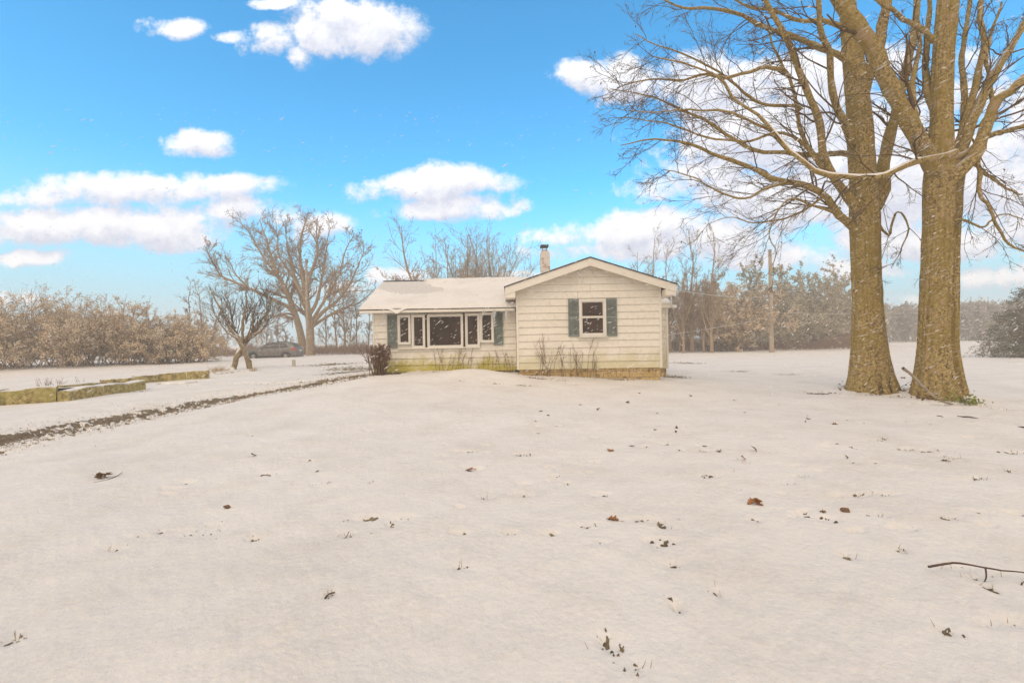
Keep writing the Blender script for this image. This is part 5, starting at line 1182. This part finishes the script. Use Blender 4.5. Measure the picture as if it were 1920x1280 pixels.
# level snow lying in the bed between the two walls
def bed():
    A = [q.copy() for q in fr]; Bk = [gz(-130, 738), gz(10, 735), gz(118, 733), gz(262, 722.5)]; n, w = 60, 14; V = []
    hs = [max(.26, q + .05) for q in hh_]; hs = [hs[0]] + hs; hs[-1] *= .8
    for i in range(n):
        t = i / (n - 1) * 3; k = min(int(t), 2); f = t - k; a = A[k] * (1 - f) + A[k + 1] * f; b_ = Bk[k] * (1 - f) + Bk[k + 1] * f; ht = hs[k] * (1 - f) + hs[k + 1] * f; a[2] += ht * .97; b_[2] += .09
        a[:2] += (b_ - a)[:2] * min(.5, .16 / max(.05, np.linalg.norm((b_ - a)[:2])))
        for j in range(w): q = j / (w - 1); V.append(a * (1 - q) + b_ * q + np.array([0, 0, .02 * math.sin(math.pi * q)]))
    V = np.array(V); V[:, 2] += .02 * fbm(V[:, 0] * 2, V[:, 1] * 2, 3, 6); i = np.arange(n * w).reshape(n, w); mb = MB(); mb.add(V, np.stack([i[:-1, :-1], i[1:, :-1], i[1:, 1:], i[:-1, 1:]], -1).reshape(-1, 4), True)
    tag(mb.build("snow_bank", M_SNOW), kind="structure")
bed()
# tilted slab under snow lying against the back wall
p, q = gz(288, 724), gz(350, 722); mb = MB(); n = 24; t = np.linspace(0, 1, n); w = np.linspace(0, 1, 8); T_, W_ = np.meshgrid(t, w, indexing="ij")
B_ = p[None, None] * (1 - T_[..., None]) + q[None, None] * T_[..., None]; B_[..., 1] += W_ * .55; B_[..., 0] += W_ * .15; rim_ = np.clip(np.minimum(np.minimum(T_, 1 - T_) * 12, np.minimum(W_, 1 - W_) * 8), 0, 1) ** .5
B_[..., 2] += -.02 + (.13 + .02 * fbm(T_ * 4, W_ * 3, 3, 9)) * (.35 + .65 * rim_)
i = np.arange(n * 8).reshape(n, 8); mb.add(B_.reshape(-1, 3), np.stack([i[:-1, :-1], i[1:, :-1], i[1:, 1:], i[:-1, 1:]], -1).reshape(-1, 4), True)
e = np.concatenate([i[:, 0], i[-1, 1:], i[::-1, -1][1:], i[0, ::-1][1:-1]]); Bt = B_.reshape(-1, 3)[e]; Bb = Bt.copy(); Bb[:, 2] -= .3; k = len(e); j = np.arange(k)
mb.add(np.concatenate([Bt, Bb]), np.stack([j, (j + 1) % k, k + (j + 1) % k, k + j], -1)[:, ::-1])
tag(mb.build("stone_slab", M_STONE, None, p), "flat slab covered with snow lying before the back block wall", "slab")

# ------------------------------------------------------------------ dead tufts and twigs standing in the snow
def tuft(px, py, n, h, seed, label, spread=.15, mat=None, name="dead_tuft", cat="weeds", group=None, lean=.35, sub=3):
    r = np.random.default_rng(seed); b = G(px, py); S = np.stack([r.normal(0, spread * .5, n), r.normal(0, spread * .5, n), np.full(n, .0)], 1)
    P1, R1 = grow(S, np.stack([r.normal(0, lean, n), r.normal(0, lean, n), np.ones(n)], 1), h * r.uniform(.5, 1.1, n), np.full(n, .0012 + b[1] * .00035), 6, .12, np.array([0, 0, 0]), r, .5)
    mb = MB(); mb.tubes(P1, R1, 4, cap=False)
    if sub: P2, R2 = sprout(P1, R1, sub, .7, .4, .7, 4, .15, np.array([0, 0, .03]), r, .3, .5, .002); mb.tubes(P2, R2, 3, cap=False)
    o = mb.build(name, mat or M_WEED); o.location = tuple(b); return tag(o, label, cat, group)
M_STRAW = simple("straw", (.34, .22, .09), (.55, .40, .20), 4, .9)
tuft(85, 728, 14, .42, 1, "dark dead weed stalks standing in snow between the two block walls", .25); tuft(112, 724, 8, .35, 2, "few dead weed stalks behind the end of the front block wall", .12)
tuft(152, 722, 3, .45, 3, "single thin dead stalks just beside the start of the back wall", .1, sub=2); tuft(272, 716, 5, .3, 4, "small dark weed stub on top of the back block wall", .05)
tuft(412, 697, 70, .42, 5, "bent clump of straw coloured dead grass left of the small old tree", .28, M_STRAW, "grass_clump", "grass", None, .9, 0); tuft(400, 700, 30, .3, 6, "dark drooping dead grass clump at the far left foot of the small old tree", .18, M_STRAW, "grass_clump", "grass", None, 1.2, 0)
tuft(478, 697, 30, .30, 7, "thin straw tuft just right of the small old tree's roots", .22, M_STRAW, "grass_clump", "grass", None, .5, 0)
M_IVY = simple("ivy_leaf", (.10, .13, .02), (.28, .30, .04), 5, .5)
def ivy(px, py, n, seed, label, spread, h, mat, group=None):
    r = np.random.default_rng(seed); b = G(px, py); C = np.stack([r.normal(0, spread, n), r.normal(0, spread * .6, n), np.abs(r.normal(0, h, n)) + .06], 1); mb = MB(); leaves_at(mb, C, .020, r, .3, .7)
    k = n // 5; E = C[:k]; L1 = np.linalg.norm(E, axis=1); P1, R1 = grow(np.zeros((k, 3)), E + np.array([0, 0, .1]), L1 * 1.1, np.full(k, .006), 6, .12, np.array([0, 0, -.08]), r, .5); m2 = MB(); m2.tubes(P1, R1, 4)
    root = thing("root_plant", b, label, "plant", group); m2.build("stems", M_WEED, root); mb.build("leaves", mat, root)
ivy(1805, 760, 110, 1, "bright green ivy at the right foot of the farther big trunk", .22, .10, M_IVY); ivy(1822, 764, 40, 2, "small yellow green sprig on snow right of the ivy by the farther trunk", .08, .05, M_IVY)
ivy(1676, 738, 90, 3, "brown sprouts and dead leaves at the right root of the nearer big trunk", .16, .14, M_LEAFDRY); ivy(1590, 733, 50, 4, "few dry sprouts at the left root of the nearer big trunk", .14, .07, M_LEAFDRY)
ivy(1745, 752, 50, 5, "dead leaves caught by the stick at the foot of the farther big trunk", .2, .04, M_LEAFDRY)
# stub roots in front of the nearer trunk
b = G(1672, 742); mb = MB(); r = np.random.default_rng(6)
for dx, ln_ in ((-.10, .42), (.09, .46)):
    z = np.linspace(-.1, ln_, 9); mb.tubes(np.stack([dx - .10 * z + .01 * np.sin(z * 20), .12 * z, z], 1), (.075 - .03 * z / ln_ + .008 * np.sin(z * 40))[None], 10)
o = mb.build("tree_stub", M_BARK2); o.location = tuple(b); tag(o, "two short rotten stubs rising from snow beside the nearer big trunk", "stump")

# ------------------------------------------------------------------ sticks and branches
M_STICK = snow_topped("stick_bark", (.045, .03, .022), (.13, .09, .06), 14, amount=.92, soft=.06, bmp=.3)
M_STICK2 = simple("pale_stick", (.20, .16, .11), (.36, .29, .21), 12, .9, .3)
def stick(pts, rad, label, mat=M_STICK, forks=(), name="fallen_branch", cat="branch"):
    b = np.asarray(pts[0]); mb = MB(); l = smooth_line(pts, 24); l = l + np.cumsum(np.random.default_rng(len(label)).normal(0, .0012, l.shape), 0); mb.tubes(l, (rad * np.linspace(1, .55, 24))[None], 8)
    for f in forks: fl = smooth_line(f, 12); mb.tubes(fl, (rad * np.linspace(.7, .35, 12))[None], 7)
    return tag(mb.build(name, mat, None, b), label, cat)
def up(px, py, dz): g = G(px, py); g[2] += dz; return g
def pz_(px, py, d): return P(px, py, d)
g = G(1800, 1100); dB = g[1]
stick([pz_(1741, 1063, dB + .02), pz_(1768, 1058, dB + .03), pz_(1793, 1056, dB + .03), pz_(1830, 1062, dB), pz_(1875, 1070, dB - .04), pz_(1930, 1076, dB - .08), pz_(2010, 1088, dB - .1)], .0072, "thin dark fallen branch arching over the snow at the lower right edge", forks=([pz_(1848, 1065, dB - .02), pz_(1849, 1082, dB - .05), pz_(1842, 1096, dB - .06)], [pz_(1935, 1077, dB - .08), pz_(1918, 1090, dB - .1), pz_(1910, 1108, dB - .12)]))
stick([pz_(1693, 690, d2 - .85), pz_(1712, 705, d2 - .8), pz_(1735, 728, d2 - .9), pz_(1758, 748, d2 - 1.), up(1790, 762, .03)], .030, "pale straight stick leaning against the front of the farther big trunk", M_STICK2, name="leaning_stick", cat="stick")
stick([up(1388, 938, -.02), up(1391, 934, .03), up(1390, 932, .07)], .004, "tiny upright twig in the snow just above the clump of leaves", name="twig", cat="twig")
stick([up(607, 1139, .045), up(616, 1134, .06), up(629, 1128, .055)], .006, "short dark curl of bark lying on the snow at lower left centre", name="bark_chip", cat="bark")
stick([up(1796, 786, .05), up(1815, 789, .07), up(1834, 791, .05)], .016, "short dark stick on the snow in front of the farther trunk's ivy", name="stick", cat="stick")
stick([up(1757, 785, .05), up(1764, 786, .06), up(1770, 788, .04)], .012, "small dark piece of wood left of the short stick near the trunks", name="stick", cat="stick")
stick([up(1906, 806, .05), up(1925, 810, .07), up(1950, 815, .06)], .014, "dark stick cut by the right edge of the picture", name="stick", cat="stick")
stick([up(640, 1028, .05), up(650, 1020, .06), up(654, 1016, .08)], .004, "short bent twig left of the worn grass patch in the middle of the lawn", name="twig", cat="twig")
stick([up(156, 917, .05), up(180, 914, .06), up(205, 908, .06), up(228, 898, .07)], .006, "twig under the curled leaves on the snow at left", name="twig", cat="twig")
# ------------------------------------------------------------------ fallen leaves
M_OAK = simple("oak_leaf", (.20, .075, .025), (.36, .16, .06), 30, .7, .2); M_DLEAF = simple("brown_leaf", (.09, .05, .025), (.22, .13, .065), 20, .8, .2)
def leaf_mesh(seed, L0, lobed=True, curl=.3):
    r = np.random.default_rng(seed); t = np.linspace(0, 1, 25); w = .30 * np.sin(np.pi * np.clip(t, 0, 1) ** .8) * (1 + (.42 * np.sin(t * 22 + r.uniform(0, 1)) if lobed else 0)); w = np.abs(w) * L0 + .002
    x = t * L0; bend = curl * L0 * (np.sin(t * 3 + r.uniform(0, 3)) * .25); mb = MB(); V = []
    for k in range(25):
        for s_ in (-1, -.5, 0, .5, 1): V.append((x[k] + .0, s_ * w[k], bend[k] + curl * abs(s_) ** 1.5 * w[k] * .9 + r.normal(0, .0015)))
    V = np.array(V); i = np.arange(125).reshape(25, 5); f = np.stack([i[:-1, :-1], i[1:, :-1], i[1:, 1:], i[:-1, 1:]], -1).reshape(-1, 4); mb.add(V, f, True); Vb = V.copy(); Vb[:, 2] -= .0012; mb.add(Vb, f[:, ::-1], True)
    st = np.stack([np.linspace(-.35 * L0, .03 * L0, 6), .01 * np.sin(np.arange(6)), .004 + .01 * np.cos(np.arange(6) * .5)], 1); mb.tubes(st, np.full((1, 6), .0016), 5); mb.n = mb.n; V0 = V.mean(0)
    return mb
LEAFM = [leaf_mesh(k, 1.0 * s, k % 2 == 0, c).build for k, s, c in ()]
def leaf(px, py, size, seed, label, mat, group=None, rz=None, tilt=.3, name="fallen_leaf", n=1):
    r = np.random.default_rng(seed); b = up(px, py, .055)
    if n == 1:
        o = leaf_mesh(seed, size, seed % 3 != 0, .35).build(name, mat); o.location = tuple(b); o.rotation_euler = (r.normal(0, tilt), r.normal(0, tilt), r.uniform(0, 6.28) if rz is None else rz); return tag(o, label, "leaf", group)
    for k in range(n):
        o = leaf_mesh(seed + k, size, (seed + k) % 2 == 0, .5).build(name, mat); o.location = tuple(b + np.array([r.normal(0, size * .32), r.normal(0, size * .28), .010 * k])); o.rotation_euler = (r.normal(0, .6), r.normal(0, .6), r.uniform(0, 6.28)); tag(o, label, "leaf", group)
leaf(1160, 990, .115, 2, "red brown lobed oak leaf lying flat and alone on the snow at lower centre right", M_OAK, rz=2.6, tilt=.15)
leaf(1418, 956, .075, 10, "brown leaf in the curled heap on the snow at right", M_OAK, "curled leaf heap on the right lawn", n=5)
leaf(196, 907, .085, 20, "dark curled leaf in the row caught on a twig at left", M_DLEAF, "curled leaves on the left twig", n=6)
leaf(1147, 851, .12, 31, "dry brown leaf nearest the mid lawn, left of a smaller one", M_OAK); leaf(1188, 844, .09, 32, "smaller dark leaf just right of the dry brown leaf on mid lawn", M_DLEAF)
leaf(1390, 872, .08, 41, "tan leaf in the loose pair near the middle of the right lawn", M_OAK, "loose pair of tan leaves", n=2); leaf(478, 862, .10, 45, "upright dark leaf alone on the left lawn near the track", M_DLEAF, tilt=.9)
leaf(888, 888, .08, 47, "small reddish leaf sunk in a dent of snow at lawn centre", M_OAK)
_r = np.random.default_rng(12)
for px, py in ((617,915),(590,895),(700,1016),(432,963),(1120,775),(1010,778),(1180,760),(1335,757),(1345,795),(1398,797),(1510,797),(1515,793),(1513,786),(1560,802),(1660,832),(1376,755),(1268,817),(1270,808),(1090,764),(1030,785),(1418,855),(1600,850),(1605,852),(1763,874),(1230,812),(1590,870),(1376,895),(1180,775),(1552,976),(1592,977),(1745,803),(1860,795),(1700,798),(1350,853),(1575,842),(1230,782),(1400,780),(1297,748),(1200,742),(1460,765)):
    leaf(px, py, .05 + .05 * _r.random(), int(_r.integers(100, 999)), "small dark leaf lying half sunk in the open snow of the lawn", M_DLEAF, "small dark leaves scattered over the lawn", tilt=.5)

# ------------------------------------------------------------------ falling snow and blown-snow haze
def flakes():
    r = np.random.default_rng(99); mb = MB(); C = []
    def region(n, px0, px1_, py0, py1, d0, d1):
        for _ in range(n):
            d = (d0 ** 2 + (d1 ** 2 - d0 ** 2) * r.random()) ** .5; p = P(r.uniform(px0, px1_), r.uniform(py0, py1), d)
            if p[2] > float(H(p[0], p[1])) + .1: C.append(p)
    region(2400, -200, 2200, 200, 760, 5, 16); region(3200, 1400, 2200, -60, 760, 4, 14); region(1200, 700, 1280, 480, 700, 6, 13); region(2200, -200, 420, 500, 740, 9, 26)
    C = np.array(C); n = len(C); w = unit(np.array([[.86, .1, .50]]) + r.normal(0, .18, (n, 3))); q = unit(np.cross(w, r.normal(0, 1, (n, 3)))); q2 = np.cross(w, q)
    s = (.0048 * r.uniform(.5, 1.3, n))[:, None]; el = r.uniform(3.5, 9.0, n)[:, None]
    V = np.stack([C + w * s * el, C - w * s * el, C + q * s, C - q * s, C + q2 * s, C - q2 * s], 1).reshape(-1, 3); i = np.arange(n)[:, None, None] * 6
    f = np.array([[0, 2, 4], [0, 4, 3], [0, 3, 5], [0, 5, 2], [1, 4, 2], [1, 3, 4], [1, 5, 3], [1, 2, 5]])[None] + i
    mb.add(V, f.reshape(-1, 3)); return mb
tag(flakes().build("falling_snow", M_SNOW), "wind-driven snowflakes falling across the yard", "snow", kind="stuff")
def haze():
    mb = MB(); mb.box(-300, 300, -40, 275, -2.0, 17.5); m = bpy.data.materials.new("haze"); m.use_nodes = True; N, L = m.node_tree.nodes, m.node_tree.links; N.remove(N["Principled BSDF"])
    v = N.new("ShaderNodeVolumePrincipled"); v.inputs["Density"].default_value = HAZE_D; v.inputs["Color"].default_value = c4(HAZE_C); v.inputs["Anisotropy"].default_value = .0; L.new(v.outputs[0], N["Material Output"].inputs["Volume"])
    tag(mb.build("haze", m), "pale haze of blown snow in the air", "haze", kind="stuff")
if HAZE_D > 0: haze()
